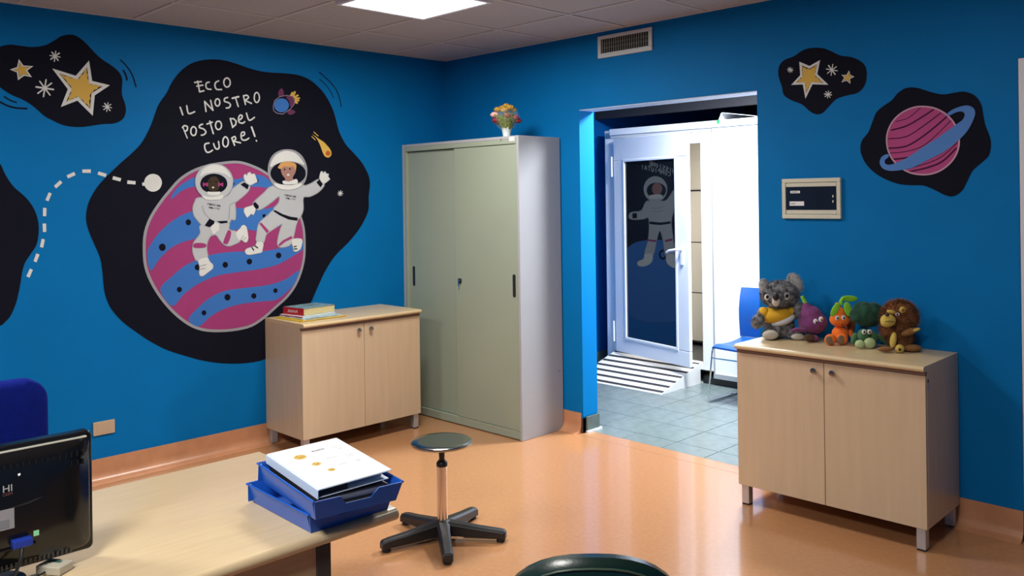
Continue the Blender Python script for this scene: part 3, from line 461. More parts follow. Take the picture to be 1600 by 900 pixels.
('L','main','astronaut_figure@b/knee_band',[('F','magenta',8,0,[(1.558,1.435),(1.504,1.378),(1.521,1.365),(1.572,1.429)]),('P','magenta',8,0,[(1.439,1.284),(1.413,1.309),(1.377,1.326),(1.344,1.338),(1.341,1.322),(1.388,1.303),(1.429,1.277)])]),
('L','main','astronaut_figure@b/belt',[('F','navy',8,0,[(1.461,1.515),(1.405,1.486),(1.349,1.468),(1.295,1.46),(1.301,1.439),(1.365,1.45),(1.426,1.478),(1.474,1.508)])]),
('L','main','astronaut_figure@b/cuff',[('F','navy',10,0,[(1.612,1.562),(1.597,1.569),(1.575,1.544),(1.576,1.527),(1.593,1.524),(1.608,1.539)]),('F','navy',10,0,[(1.128,1.718),(1.102,1.685),(1.119,1.663),(1.151,1.697)])]),
('L','main','astronaut_figure@b/helmet',[('P','gray',10,0,[(1.364,1.916),(1.313,1.91),(1.266,1.883),(1.235,1.84),(1.22,1.789),(1.224,1.737),(1.244,1.691),(1.286,1.659),(1.362,1.646),(1.436,1.655),(1.481,1.69),(1.504,1.735),(1.508,1.785),(1.494,1.841),(1.463,1.883),(1.413,1.909)])]),
('L','main','astronaut_figure@b/visor',[('P','navy',11,0,[(1.232,1.757),(1.235,1.739),(1.245,1.722),(1.261,1.707),(1.283,1.695),(1.308,1.685),(1.335,1.679),(1.364,1.677),(1.393,1.679),(1.42,1.685),(1.444,1.694),(1.463,1.706),(1.478,1.721),(1.487,1.737),(1.49,1.754),(1.487,1.771),(1.477,1.788),(1.462,1.803),(1.442,1.815),(1.418,1.825),(1.39,1.831),(1.362,1.834),(1.333,1.832),(1.305,1.827),(1.281,1.818),(1.26,1.806),(1.244,1.791),(1.235,1.775)])]),
('L','main','astronaut_figure@b/highlight',[('P','white',13,0,[(1.491,1.796),(1.482,1.835),(1.451,1.875),(1.407,1.898),(1.364,1.906),(1.307,1.891),(1.264,1.851),(1.242,1.814),(1.283,1.827),(1.346,1.836),(1.408,1.83),(1.458,1.812)]),('P','white',13,0,[(1.466,1.69),(1.411,1.682),(1.336,1.679),(1.263,1.691),(1.286,1.662),(1.362,1.646),(1.436,1.657)])]),
('L','main','astronaut_figure@b/face',[('P','skin',12,0,[(1.415,1.786),(1.407,1.747),(1.385,1.721),(1.384,1.707),(1.329,1.707),(1.329,1.73),(1.309,1.765),(1.306,1.799),(1.334,1.816),(1.39,1.812)])]),
('L','main','astronaut_figure@b/hair',[('P','hair',13,0,[(1.427,1.809),(1.437,1.791),(1.414,1.785),(1.396,1.802),(1.359,1.799),(1.325,1.803),(1.311,1.775),(1.302,1.805),(1.314,1.824),(1.359,1.834),(1.408,1.827)])]),
('L','main','astronaut_figure@b/collar',[('P','white',13,0,[(1.401,1.707),(1.354,1.703),(1.304,1.719),(1.295,1.69),(1.348,1.682),(1.398,1.686)])]),
('L','main','astronaut_figure@b/mouth',[('P','white',13,0,[(1.353,1.746),(1.355,1.743),(1.358,1.741),(1.363,1.74),(1.368,1.74),(1.372,1.743),(1.373,1.746),(1.372,1.749),(1.368,1.751),(1.363,1.752),(1.358,1.751),(1.354,1.749)])]),
('L','main','astronaut_figure@b/eye',[('F','navy',13,0,[(1.383,1.782),(1.384,1.778),(1.387,1.776),(1.39,1.776),(1.393,1.778),(1.394,1.782),(1.393,1.785),(1.39,1.788),(1.387,1.788),(1.384,1.786)]),('F','navy',13,0,[(1.344,1.786),(1.345,1.782),(1.348,1.78),(1.352,1.78),(1.355,1.782),(1.356,1.786),(1.354,1.789),(1.352,1.792),(1.348,1.792),(1.345,1.789)])]),
('L','main','letter@0',[('S','white',2,0.0092,[(1.963,2.316),(1.957,2.282),(1.952,2.251)]),('S','white',2,0.0092,[(1.982,2.306),(1.94,2.315)]),('S','white',2,0.0092,[(1.969,2.284),(1.931,2.294)]),('S','white',2,0.0092,[(1.952,2.251),(1.924,2.26)])]),
('L','main','letter@1',[('S','white',2,0.0092,[(1.89,2.316),(1.906,2.31),(1.912,2.291),(1.903,2.274),(1.879,2.272)])]),
('L','main','letter@2',[('S','white',2,0.0092,[(1.829,2.329),(1.848,2.318),(1.854,2.296),(1.842,2.275),(1.811,2.277)])]),
('L','main','letter@3',[('C','white',2,0.0092,[(1.754,2.325),(1.756,2.313),(1.762,2.302),(1.771,2.296),(1.78,2.295),(1.788,2.3),(1.794,2.309),(1.796,2.322),(1.794,2.334),(1.788,2.345),(1.779,2.351),(1.77,2.352),(1.762,2.347),(1.756,2.338)])]),
('L','main','letter@4',[('S','white',2,0.0092,[(2.073,2.148),(2.058,2.104)])]),
('L','main','letter@5',[('S','white',2,0.0092,[(2.033,2.16),(2.022,2.114),(1.984,2.127)])]),
('L','main','letter@6',[('S','white',2,0.0092,[(1.921,2.194),(1.913,2.133)]),('S','white',2,0.0092,[(1.921,2.194),(1.869,2.143)]),('S','white',2,0.0092,[(1.883,2.204),(1.869,2.143)])]),
('L','main','letter@7',[('C','white',2,0.0092,[(1.824,2.195),(1.825,2.185),(1.83,2.177),(1.836,2.172),(1.843,2.172),(1.849,2.176),(1.853,2.183),(1.855,2.193),(1.853,2.202),(1.848,2.211),(1.842,2.215),(1.835,2.216),(1.829,2.212),(1.825,2.204)])]),
('L','main','letter@8',[('S','white',2,0.0092,[(1.772,2.23),(1.791,2.222),(1.793,2.204),(1.766,2.197),(1.754,2.182),(1.766,2.166),(1.783,2.163)])]),
('L','main','letter@9',[('S','white',2,0.0115,[(1.741,2.227),(1.699,2.24)]),('S','white',2,0.0092,[(1.72,2.232),(1.703,2.178)])]),
('L','main','letter@10',[('S','white',2,0.0092,[(1.667,2.248),(1.654,2.194)]),('S','white',2,0.0092,[(1.667,2.248),(1.642,2.253),(1.633,2.238),(1.658,2.22)]),('S','white',2,0.0092,[(1.656,2.22),(1.612,2.203)])]),
('L','main','letter@11',[('C','white',2,0.0092,[(1.557,2.246),(1.559,2.231),(1.565,2.22),(1.572,2.213),(1.58,2.213),(1.587,2.218),(1.592,2.229),(1.593,2.243),(1.591,2.257),(1.586,2.269),(1.579,2.275),(1.571,2.276),(1.564,2.27),(1.559,2.259)])]),
('L','main','letter@12',[('S','white',2,0.0069,[(2.058,2.029),(2.032,1.963)]),('S','white',2,0.0092,[(2.061,2.026),(2.049,2.038),(2.031,2.033),(2.033,2.012),(2.048,2.004)])]),
('L','main','letter@13',[('C','white',2,0.0092,[(1.976,2.008),(1.978,1.997),(1.982,1.987),(1.99,1.982),(1.997,1.981),(2.004,1.986),(2.009,1.995),(2.01,2.007),(2.008,2.019),(2.003,2.028),(1.996,2.034),(1.989,2.034),(1.982,2.029),(1.977,2.02)])]),
('L','main','letter@14',[('S','white',2,0.0092,[(1.936,2.053),(1.953,2.045),(1.955,2.031),(1.929,2.023),(1.916,2.005),(1.929,1.989),(1.945,1.985)])]),
('L','main','letter@15',[('S','white',2,0.0092,[(1.908,2.055),(1.874,2.069)]),('S','white',2,0.0092,[(1.89,2.074),(1.869,1.998)])]),
('L','main','letter@16',[('C','white',2,0.0092,[(1.815,2.052),(1.817,2.04),(1.823,2.031),(1.831,2.026),(1.839,2.025),(1.847,2.03),(1.852,2.039),(1.854,2.05),(1.852,2.061),(1.847,2.071),(1.839,2.076),(1.83,2.077),(1.822,2.072),(1.817,2.063)])]),
('L','main','letter@17',[('C','white',2,0.0092,[(1.757,2.097),(1.749,2.069),(1.742,2.044),(1.722,2.061),(1.718,2.083),(1.734,2.098)])]),
('L','main','letter@18',[('S','white',2,0.0092,[(1.698,2.091),(1.681,2.104),(1.677,2.12),(1.691,2.123),(1.702,2.103),(1.698,2.078),(1.675,2.073),(1.66,2.083)])]),
('L','main','letter@19',[('S','white',2,0.0092,[(1.648,2.139),(1.63,2.094),(1.593,2.115)])]),
('L','main','letter@20',[('S','white',2,0.0092,[(1.897,1.938),(1.921,1.931),(1.924,1.906),(1.912,1.882),(1.893,1.883),(1.875,1.895)])]),
('L','main','letter@21',[('S','white',2,0.0092,[(1.868,1.936),(1.857,1.908),(1.841,1.903),(1.832,1.915),(1.836,1.95)])]),
('L','main','letter@22',[('C','white',2,0.0092,[(1.772,1.95),(1.774,1.936),(1.779,1.925),(1.787,1.919),(1.795,1.919),(1.802,1.924),(1.807,1.935),(1.808,1.949),(1.806,1.962),(1.801,1.973),(1.794,1.98),(1.786,1.98),(1.779,1.974),(1.774,1.964)])]),
('L','main','letter@23',[('S','white',2,0.0092,[(1.749,1.975),(1.731,1.93)]),('S','white',2,0.0092,[(1.749,1.975),(1.729,1.985),(1.723,1.969),(1.74,1.955)]),('S','white',2,0.0092,[(1.74,1.956),(1.691,1.947)])]),
('L','main','letter@24',[('S','white',2,0.0092,[(1.683,1.99),(1.664,2),(1.665,2.016),(1.682,2.012),(1.687,1.99),(1.68,1.968),(1.656,1.966),(1.634,1.979)])]),
('L','main','letter@25',[('S','white',2,0.0115,[(1.614,2.051),(1.593,1.993)]),('S','white',2,0.0092,[(1.584,1.966),(1.581,1.963)])]),
('L','main','astronaut_figure/chest_lettering',[('S','navy',8,0.0022,[(1.913,1.566),(1.914,1.556)]),('S','navy',8,0.0022,[(1.913,1.566),(1.908,1.566)]),('S','navy',8,0.0022,[(1.913,1.561),(1.909,1.561)]),('S','navy',8,0.0022,[(1.905,1.565),(1.899,1.565),(1.899,1.555),(1.905,1.555),(1.905,1.565)]),('S','navy',8,0.0022,[(1.896,1.553),(1.896,1.563),(1.891,1.553),(1.891,1.563)]),('S','navy',8,0.0022,[(1.888,1.562),(1.884,1.562),(1.882,1.557),(1.884,1.552),(1.888,1.552),(1.888,1.562)]),('S','navy',8,0.0022,[(1.879,1.551),(1.876,1.56),(1.874,1.55)]),('S','navy',8,0.0022,[(1.878,1.554),(1.875,1.554)]),('S','navy',8,0.0022,[(1.87,1.559),(1.865,1.559),(1.871,1.549),(1.865,1.549)]),('S','navy',8,0.0022,[(1.859,1.557),(1.859,1.548)]),('S','navy',8,0.0022,[(1.853,1.556),(1.847,1.556),(1.848,1.546),(1.853,1.546),(1.853,1.556)]),('S','navy',8,0.0022,[(1.845,1.545),(1.844,1.554),(1.839,1.544),(1.839,1.554)]),('S','navy',8,0.0022,[(1.83,1.553),(1.836,1.553),(1.836,1.543),(1.83,1.543)]),('S','navy',8,0.0022,[(1.836,1.548),(1.831,1.548)]),('S','navy',8,0.0022,[(1.905,1.535),(1.902,1.544),(1.9,1.535)]),('S','navy',8,0.0022,[(1.904,1.538),(1.901,1.538)]),('S','navy',8,0.0022,[(1.897,1.533),(1.897,1.542),(1.894,1.537),(1.891,1.542),(1.891,1.533)]),('S','navy',8,0.0022,[(1.888,1.541),(1.883,1.54),(1.884,1.537),(1.888,1.536),(1.882,1.535),(1.883,1.532),(1.888,1.532),(1.888,1.541)]),('S','navy',8,0.0022,[(1.879,1.539),(1.879,1.53),(1.874,1.53)]),('S','navy',8,0.0022,[(1.868,1.538),(1.868,1.529)]),('S','navy',8,0.0022,[(1.862,1.536),(1.856,1.536)]),('S','navy',8,0.0022,[(1.859,1.536),(1.859,1.527)]),('S','navy',8,0.0022,[(1.853,1.535),(1.848,1.534)]),('S','navy',8,0.0022,[(1.851,1.535),(1.851,1.526)]),('S','navy',8,0.0022,[(1.845,1.524),(1.842,1.533),(1.839,1.524)]),('S','navy',8,0.0022,[(1.844,1.527),(1.84,1.527)])]),
('L','main','astronaut_figure@b/chest_lettering',[('S','navy',8,0.0022,[(1.39,1.617),(1.39,1.607)]),('S','navy',8,0.0022,[(1.39,1.617),(1.384,1.617)]),('S','navy',8,0.0022,[(1.39,1.612),(1.386,1.612)]),('S','navy',8,0.0022,[(1.381,1.616),(1.376,1.616),(1.376,1.606),(1.381,1.606),(1.381,1.616)]),('S','navy',8,0.0027,[(1.373,1.605),(1.373,1.614),(1.367,1.605),(1.367,1.614)]),('S','navy',8,0.0022,[(1.364,1.613),(1.36,1.613),(1.358,1.608),(1.36,1.603),(1.364,1.603),(1.364,1.613)]),('S','navy',8,0.0028,[(1.355,1.602),(1.352,1.612),(1.35,1.602)]),('S','navy',8,0.0022,[(1.354,1.605),(1.351,1.605)]),('S','navy',8,0.0027,[(1.346,1.61),(1.341,1.61),(1.347,1.601),(1.341,1.6)]),('S','navy',8,0.0022,[(1.335,1.609),(1.335,1.599)]),('S','navy',8,0.0022,[(1.329,1.608),(1.323,1.607),(1.323,1.598),(1.329,1.598),(1.329,1.608)]),('S','navy',8,0.0022,[(1.32,1.596),(1.32,1.606),(1.315,1.596),(1.314,1.606)]),('S','navy',8,0.0022,[(1.306,1.605),(1.311,1.605),(1.311,1.595),(1.306,1.595)]),('S','navy',8,0.0022,[(1.311,1.6),(1.307,1.6)]),('S','navy',8,0.0022,[(1.381,1.587),(1.378,1.596),(1.375,1.587)]),('S','navy',8,0.0022,[(1.38,1.59),(1.376,1.59)]),('S','navy',8,0.0022,[(1.372,1.586),(1.372,1.595),(1.369,1.589),(1.366,1.594),(1.366,1.586)]),('S','navy',8,0.0028,[(1.363,1.593),(1.359,1.592),(1.359,1.59),(1.363,1.589),(1.358,1.588),(1.358,1.585),(1.363,1.585),(1.363,1.593)]),('S','navy',8,0.0022,[(1.354,1.592),(1.354,1.583),(1.349,1.583)]),('S','navy',8,0.0022,[(1.342,1.59),(1.343,1.582)]),('S','navy',8,0.0022,[(1.336,1.589),(1.331,1.589)]),('S','navy',8,0.0022,[(1.334,1.589),(1.334,1.58)]),('S','navy',8,0.0022,[(1.327,1.588),(1.322,1.587)]),('S','navy',8,0.0022,[(1.325,1.588),(1.325,1.579)]),('S','navy',8,0.0022,[(1.319,1.578),(1.316,1.586),(1.313,1.578)]),('S','navy',8,0.0027,[(1.317,1.581),(1.314,1.581)])]),
('L','main','rocket/fin',[('P','plum',2,0,[(1.419,2.264),(1.422,2.293),(1.4,2.318),(1.386,2.303),(1.386,2.27)]),('P','plum',2,0,[(1.359,2.16),(1.34,2.184),(1.3,2.17),(1.322,2.15),(1.348,2.148)])]),
('L','main','rocket/flame',[('S','yellow',2,0.0128,[(1.331,2.277),(1.32,2.295)]),('S','yellow',2,0.016,[(1.317,2.272),(1.302,2.3)]),('S','yellow',2,0.0128,[(1.306,2.266),(1.28,2.281)]),('S','yellow',2,0.0128,[(1.299,2.257),(1.27,2.262)]),('S','yellow',2,0.0128,[(1.302,2.244),(1.275,2.246)]),('S','yellow',2,0.0128,[(1.306,2.235),(1.286,2.229)])]),
('L','main','rocket/hull',[('P','navy',3,0,[(1.462,2.192),(1.451,2.232),(1.415,2.261),(1.364,2.274),(1.32,2.27),(1.305,2.243),(1.308,2.219),(1.344,2.18),(1.395,2.147),(1.438,2.151),(1.459,2.166)])]),
('L','main','rocket/hull_line',[('C','plum_light',5,0.0045,[(1.462,2.192),(1.451,2.232),(1.415,2.261),(1.364,2.274),(1.32,2.27),(1.305,2.243),(1.308,2.219),(1.344,2.18),(1.395,2.147),(1.438,2.151),(1.459,2.166)])]),
('L','main','rocket/tail',[('P','plum',4,0,[(1.368,2.265),(1.328,2.271),(1.308,2.246),(1.312,2.217),(1.338,2.201),(1.344,2.233)])]),
('L','main','rocket/port',[('P','blue',5,0,[(1.348,2.209),(1.351,2.194),(1.359,2.181),(1.371,2.17),(1.386,2.162),(1.402,2.159),(1.419,2.16),(1.433,2.166),(1.445,2.175),(1.452,2.187),(1.454,2.201),(1.452,2.216),(1.444,2.229),(1.432,2.24),(1.417,2.248),(1.401,2.251),(1.384,2.25),(1.369,2.245),(1.358,2.235),(1.35,2.223)])]),
('L','main','comet/tail',[('P','yellow',2,0,[(1.175,2.025),(1.129,1.997),(1.083,1.971),(1.037,1.925),(1.028,1.89),(1.049,1.869),(1.077,1.875),(1.096,1.902),(1.114,1.949),(1.141,1.996)])]),
('L','main','comet/core',[('P','orange',3,0,[(1.036,1.898),(1.038,1.892),(1.042,1.886),(1.048,1.882),(1.055,1.881),(1.063,1.882),(1.069,1.885),(1.073,1.891),(1.074,1.897),(1.072,1.904),(1.068,1.91),(1.062,1.914),(1.055,1.915),(1.048,1.914),(1.042,1.91),(1.038,1.905)])]),
('L','main','comet/spark',[('S','yellow',2,0.0055,[(1.179,2.008),(1.152,1.986)]),('S','yellow',2,0.0055,[(1.163,2.039),(1.129,2.014)])]),
('L','main','twinkle@531',[('S','white',2,0.0044,[(0.982,1.624),(0.94,1.618)]),('S','white',2,0.0044,[(0.974,1.636),(0.948,1.606)]),('S','white',2,0.0055,[(0.957,1.64),(0.965,1.603)]),('S','white',2,0.0044,[(0.943,1.632),(0.979,1.61)])]),
('L','main','motion_line',[('S','navy',1,0.007,[(1.114,2.451),(1.074,2.424),(1.029,2.39),(0.982,2.342),(0.955,2.281),(0.944,2.227)]),('S','navy',1,0.0056,[(1.111,2.403),(1.069,2.373),(1.03,2.331),(1.005,2.285)])]),
('L','dashes','dash@0',[('F','white',2,0,[(2.911,1.19),(2.893,1.23),(2.879,1.221),(2.896,1.181)])]),
('L','dashes','dash@1',[('F','white',2,0,[(2.876,1.268),(2.861,1.31),(2.846,1.302),(2.861,1.261)])]),
('L','dashes','dash@2',[('F','white',2,0,[(2.844,1.343),(2.835,1.387),(2.819,1.382),(2.828,1.338)])]),
('L','dashes','dash@3',[('F','white',2,0,[(2.828,1.423),(2.829,1.469),(2.812,1.469),(2.812,1.423)])]),
('L','dashes','dash@4',[('F','white',2,0,[(2.827,1.509),(2.826,1.554),(2.809,1.553),(2.811,1.508)])]),
('L','dashes','dash@5',[('F','white',2,0,[(2.814,1.596),(2.797,1.638),(2.782,1.631),(2.799,1.589)])]),
('L','dashes','dash@6',[('F','white',2,0,[(2.771,1.673),(2.74,1.704),(2.728,1.69),(2.76,1.659)])]),
('L','dashes','dash@7',[('F','white',2,0,[(2.707,1.731),(2.668,1.751),(2.661,1.733),(2.7,1.714)])]),
('L','dashes','dash@8',[('F','white',2,0,[(2.626,1.765),(2.582,1.766),(2.582,1.746),(2.626,1.746)])]),
('L','dashes','dash@9',[('F','white',2,0,[(2.541,1.755),(2.498,1.741),(2.504,1.722),(2.547,1.737)])]),
('L','dashes','dash@10',[('F','white',2,0,[(2.463,1.729),(2.419,1.717),(2.424,1.698),(2.468,1.71)])]),
('L','dashes','dash@11',[('F','white',2,0,[(2.385,1.705),(2.339,1.7),(2.341,1.681),(2.387,1.685)])]),
('R','starR','background',[('P','navy',1,0,[(2.836,2.237),(2.846,2.277),(2.878,2.302),(2.928,2.313),(2.984,2.34),(3.038,2.345),(3.097,2.335),(3.144,2.311),(3.19,2.285),(3.246,2.27),(3.291,2.246),(3.321,2.21),(3.325,2.155),(3.311,2.113),(3.277,2.084),(3.221,2.076),(3.164,2.062),(3.123,2.027),(3.087,1.996),(3.051,1.993),(3.015,2.013),(2.973,2.051),(2.912,2.079),(2.868,2.112),(2.857,2.159),(2.844,2.195)])]),
('R','starR','star',[('C','white',2,0.0128,[(2.968,2.27),(3.019,2.244),(3.07,2.265),(3.055,2.201),(3.11,2.147),(3.031,2.159),(2.996,2.094),(2.985,2.163),(2.926,2.166),(2.972,2.205)]),('F','yellow',3,0,[(2.976,2.256),(2.988,2.245),(2.993,2.247),(3.002,2.237),(3.009,2.238),(3.018,2.234),(3.025,2.233),(3.035,2.241),(3.04,2.239),(3.052,2.248),(3.06,2.251),(3.053,2.236),(3.055,2.231),(3.049,2.217),(3.05,2.21),(3.048,2.199),(3.052,2.19),(3.066,2.181),(3.069,2.175),(3.084,2.164),(3.093,2.155),(3.073,2.16),(3.067,2.159),(3.05,2.164),(3.041,2.163),(3.028,2.164),(3.021,2.158),(3.016,2.143),(3.011,2.139),(3.005,2.122),(2.999,2.112),(2.999,2.13),(2.995,2.134),(2.996,2.15),(2.992,2.157),(2.99,2.168),(2.984,2.171),(2.971,2.169),(2.967,2.172),(2.951,2.17),(2.942,2.171),(2.956,2.178),(2.957,2.183),(2.97,2.19),(2.972,2.196),(2.979,2.202),(2.982,2.211),(2.978,2.224),(2.981,2.23),(2.977,2.245)])]),
('R','starR','star@b',[('C','white',2,0.0039,[(3.234,2.199),(3.239,2.179),(3.258,2.168),(3.238,2.161),(3.239,2.137),(3.222,2.154),(3.197,2.148),(3.211,2.169),(3.197,2.183),(3.222,2.179)]),('F','yellow',3,0,[(3.233,2.193),(3.233,2.188),(3.234,2.187),(3.234,2.182),(3.236,2.18),(3.237,2.177),(3.239,2.174),(3.243,2.173),(3.244,2.171),(3.249,2.17),(3.253,2.168),(3.247,2.167),(3.246,2.166),(3.241,2.165),(3.239,2.163),(3.236,2.162),(3.235,2.159),(3.236,2.154),(3.235,2.152),(3.236,2.147),(3.236,2.143),(3.233,2.148),(3.231,2.148),(3.228,2.153),(3.226,2.154),(3.223,2.157),(3.219,2.157),(3.215,2.155),(3.212,2.155),(3.206,2.153),(3.202,2.152),(3.207,2.156),(3.207,2.158),(3.211,2.162),(3.211,2.165),(3.214,2.168),(3.213,2.17),(3.209,2.173),(3.209,2.175),(3.205,2.178),(3.203,2.18),(3.209,2.178),(3.211,2.179),(3.216,2.177),(3.219,2.178),(3.223,2.177),(3.225,2.179),(3.227,2.184),(3.228,2.185),(3.231,2.19)])]),
('R','starR','twinkle@1235',[('S','white',2,0.0047,[(2.892,2.247),(2.924,2.239)]),('S','white',2,0.0047,[(2.899,2.256),(2.918,2.23)]),('S','white',2,0.0035,[(2.911,2.257),(2.905,2.228)]),('S','white',2,0.0035,[(2.921,2.25),(2.895,2.235)])]),
('R','starR','twinkle@1300',[('S','white',2,0.005,[(3.113,2.224),(3.172,2.208)]),('S','white',2,0.0067,[(3.125,2.241),(3.16,2.191)]),('S','white',2,0.005,[(3.148,2.244),(3.138,2.188)]),('S','white',2,0.005,[(3.167,2.23),(3.118,2.201)])]),
('R','starR','twinkle@1294',[('S','white',2,0.0053,[(3.1,2.095),(3.139,2.086)]),('S','white',2,0.004,[(3.108,2.107),(3.131,2.074)]),('S','white',2,0.004,[(3.123,2.109),(3.117,2.072)]),('S','white',2,0.0053,[(3.136,2.1),(3.104,2.081)])]),
('R','planetR','background',[('P','navy',1,0,[(3.288,1.796),(3.296,1.839),(3.33,1.88),(3.352,1.932),(3.374,1.979),(3.412,2.008),(3.45,2.031),(3.482,2.065),(3.523,2.085),(3.574,2.08),(3.634,2.055),(3.692,2.037),(3.74,2.04),(3.788,2.041),(3.834,2.018),(3.861,1.974),(3.869,1.924),(3.878,1.875),(3.895,1.825),(3.9,1.785),(3.89,1.737),(3.857,1.704),(3.82,1.67),(3.796,1.621),(3.772,1.577),(3.734,1.552),(3.696,1.558),(3.647,1.584),(3.598,1.605),(3.537,1.608),(3.476,1.616),(3.413,1.641),(3.36,1.674),(3.317,1.719),(3.295,1.763)])]),
('R','planetR','planet',[('P','magenta_dim',2,0,[(3.763,1.813),(3.761,1.788),(3.755,1.764),(3.745,1.741),(3.731,1.72),(3.714,1.702),(3.694,1.686),(3.672,1.673),(3.648,1.664),(3.622,1.659),(3.596,1.658),(3.569,1.661),(3.543,1.667),(3.518,1.678),(3.494,1.693),(3.474,1.711),(3.456,1.731),(3.441,1.755),(3.431,1.78),(3.425,1.806),(3.423,1.833),(3.425,1.859),(3.432,1.884),(3.443,1.908),(3.458,1.93),(3.477,1.949),(3.498,1.964),(3.522,1.976),(3.547,1.984),(3.573,1.988),(3.6,1.987),(3.626,1.983),(3.652,1.975),(3.676,1.963),(3.698,1.948),(3.717,1.93),(3.733,1.91),(3.746,1.887),(3.756,1.863),(3.761,1.839)])]),
('R','planetR','planet/rim',[('C','pink',4,0.0076,[(3.763,1.813),(3.761,1.788),(3.755,1.764),(3.745,1.741),(3.731,1.72),(3.714,1.702),(3.694,1.686),(3.672,1.673),(3.648,1.664),(3.622,1.659),(3.596,1.658),(3.569,1.661),(3.543,1.667),(3.518,1.678),(3.494,1.693),(3.474,1.711),(3.456,1.731),(3.441,1.755),(3.431,1.78),(3.425,1.806),(3.423,1.833),(3.425,1.859),(3.432,1.884),(3.443,1.908),(3.458,1.93),(3.477,1.949),(3.498,1.964),(3.522,1.976),(3.547,1.984),(3.573,1.988),(3.6,1.987),(3.626,1.983),(3.652,1.975),(3.676,1.963),(3.698,1.948),(3.717,1.93),(3.733,1.91),(3.746,1.887),(3.756,1.863),(3.761,1.839)])]),
('R','planetR','planet/band',[('S','wine',3,0.0036,[(3.471,1.924),(3.531,1.938),(3.588,1.982)]),('S','wine',3,0.0072,[(3.448,1.883),(3.521,1.899),(3.592,1.935),(3.648,1.968)]),('S','wine',3,0.0048,[(3.433,1.841),(3.52,1.847),(3.602,1.894),(3.681,1.949)]),('S','wine',3,0.0072,[(3.428,1.794),(3.519,1.8),(3.611,1.852),(3.708,1.929)]),('S','wine',3,0.0036,[(3.433,1.77),(3.519,1.774),(3.611,1.805),(3.727,1.91)]),('S','wine',3,0.0078,[(3.448,1.738),(3.498,1.741),(3.58,1.755),(3.689,1.827),(3.743,1.879)]),('S','wine',3,0.0036,[(3.506,1.685),(3.619,1.713),(3.688,1.745),(3.754,1.803)]),('S','wine',3,0.0078,[(3.53,1.674),(3.619,1.692),(3.688,1.72),(3.749,1.778)])]),
('R','planetR','ring',[('P','blue_dim',5,0,[(3.427,1.765),(3.398,1.753),(3.387,1.724),(3.401,1.696),(3.435,1.682),(3.487,1.683),(3.549,1.694),(3.62,1.728),(3.689,1.761),(3.747,1.803),(3.795,1.85),(3.823,1.898),(3.835,1.937),(3.826,1.962),(3.801,1.975),(3.768,1.972),(3.734,1.96),(3.71,1.942),(3.72,1.934),(3.749,1.946),(3.775,1.949),(3.789,1.936),(3.781,1.911),(3.753,1.891),(3.719,1.867),(3.66,1.828),(3.59,1.786),(3.529,1.747),(3.477,1.723),(3.44,1.712),(3.416,1.717),(3.414,1.736),(3.432,1.751)])]),
('H','hall','background',[('P','navy',1,0,[(1.473,1.962),(1.272,2.067),(0.952,2.069),(0.745,1.965),(0.69,1.647),(0.755,1.303),(0.819,1.041),(0.911,0.86),(1.147,0.791),(1.363,0.801),(1.517,0.91),(1.556,1.142),(1.564,1.527),(1.532,1.783)])]),
('H','hall','planet',[('P','blue',2,0,[(1.444,1.081),(1.358,1.13),(1.257,1.146),(1.127,1.149),(0.995,1.125),(0.893,1.096),(0.76,0.986),(0.704,0.719),(0.859,0.396),(1.153,0.349),(1.411,0.429),(1.547,0.758),(1.516,0.974)])]),
('H','hall','astronaut_figure/suit',[('P','suit',4,0,[(1.237,1.522),(1.296,1.432),(1.41,1.415),(1.418,1.357),(1.283,1.352),(1.225,1.366),(1.214,1.288),(1.228,1.145),(1.266,1.017),(1.18,1.001),(1.142,1.13),(1.103,1.24),(1.068,1.141),(1.041,0.996),(0.953,0.993),(0.958,1.137),(0.978,1.308),(0.954,1.413),(0.885,1.609),(0.929,1.642),(1.019,1.532),(1.092,1.52)])]),
('H','hall','astronaut_figure/outline',[('C','gray',3,0.0105,[(1.237,1.522),(1.296,1.432),(1.41,1.415),(1.418,1.357),(1.283,1.352),(1.225,1.366),(1.214,1.288),(1.228,1.145),(1.266,1.017),(1.18,1.001),(1.142,1.13),(1.103,1.24),(1.068,1.141),(1.041,0.996),(0.953,0.993),(0.958,1.137),(0.978,1.308),(0.954,1.413),(0.885,1.609),(0.929,1.642),(1.019,1.532),(1.092,1.52)])]),
('H','hall','astronaut_figure/helmet',[('P','suit',5,0,[(1.016,1.637),(1.02,1.605),(1.034,1.575),(1.055,1.549),(1.082,1.53),(1.113,1.518),(1.146,1.514),(1.179,1.519),(1.209,1.532),(1.235,1.552),(1.255,1.577),(1.267,1.607),(1.271,1.639),(1.266,1.671),(1.253,1.701),(1.233,1.726),(1.206,1.745),(1.175,1.758),(1.142,1.762),(1.109,1.757),(1.078,1.745),(1.052,1.725),(1.032,1.699),(1.019,1.669)])]),
('H','hall','astronaut_figure/visor',[('P','navy',6,0,[(1.029,1.624),(1.033,1.604),(1.044,1.586),(1.061,1.57),(1.083,1.559),(1.108,1.551),(1.135,1.549),(1.162,1.552),(1.187,1.56),(1.209,1.572),(1.225,1.588),(1.235,1.606),(1.238,1.626),(1.234,1.645),(1.224,1.663),(1.207,1.679),(1.185,1.691),(1.16,1.698),(1.133,1.7),(1.106,1.698),(1.081,1.69),(1.059,1.678),(1.043,1.662),(1.032,1.643)])]),
('H','hall','astronaut_figure/face',[('P','skin',7,0,[(1.071,1.64),(1.076,1.617),(1.088,1.598),(1.106,1.586),(1.127,1.582),(1.148,1.586),(1.166,1.599),(1.178,1.618),(1.182,1.641),(1.177,1.663),(1.165,1.682),(1.147,1.695),(1.126,1.699),(1.105,1.694),(1.087,1.681),(1.075,1.662)])]),
('H','hall','astronaut_figure/collar',[('P','white',8,0,[(1.2,1.58),(1.084,1.585),(1.08,1.548),(1.2,1.545)])]),
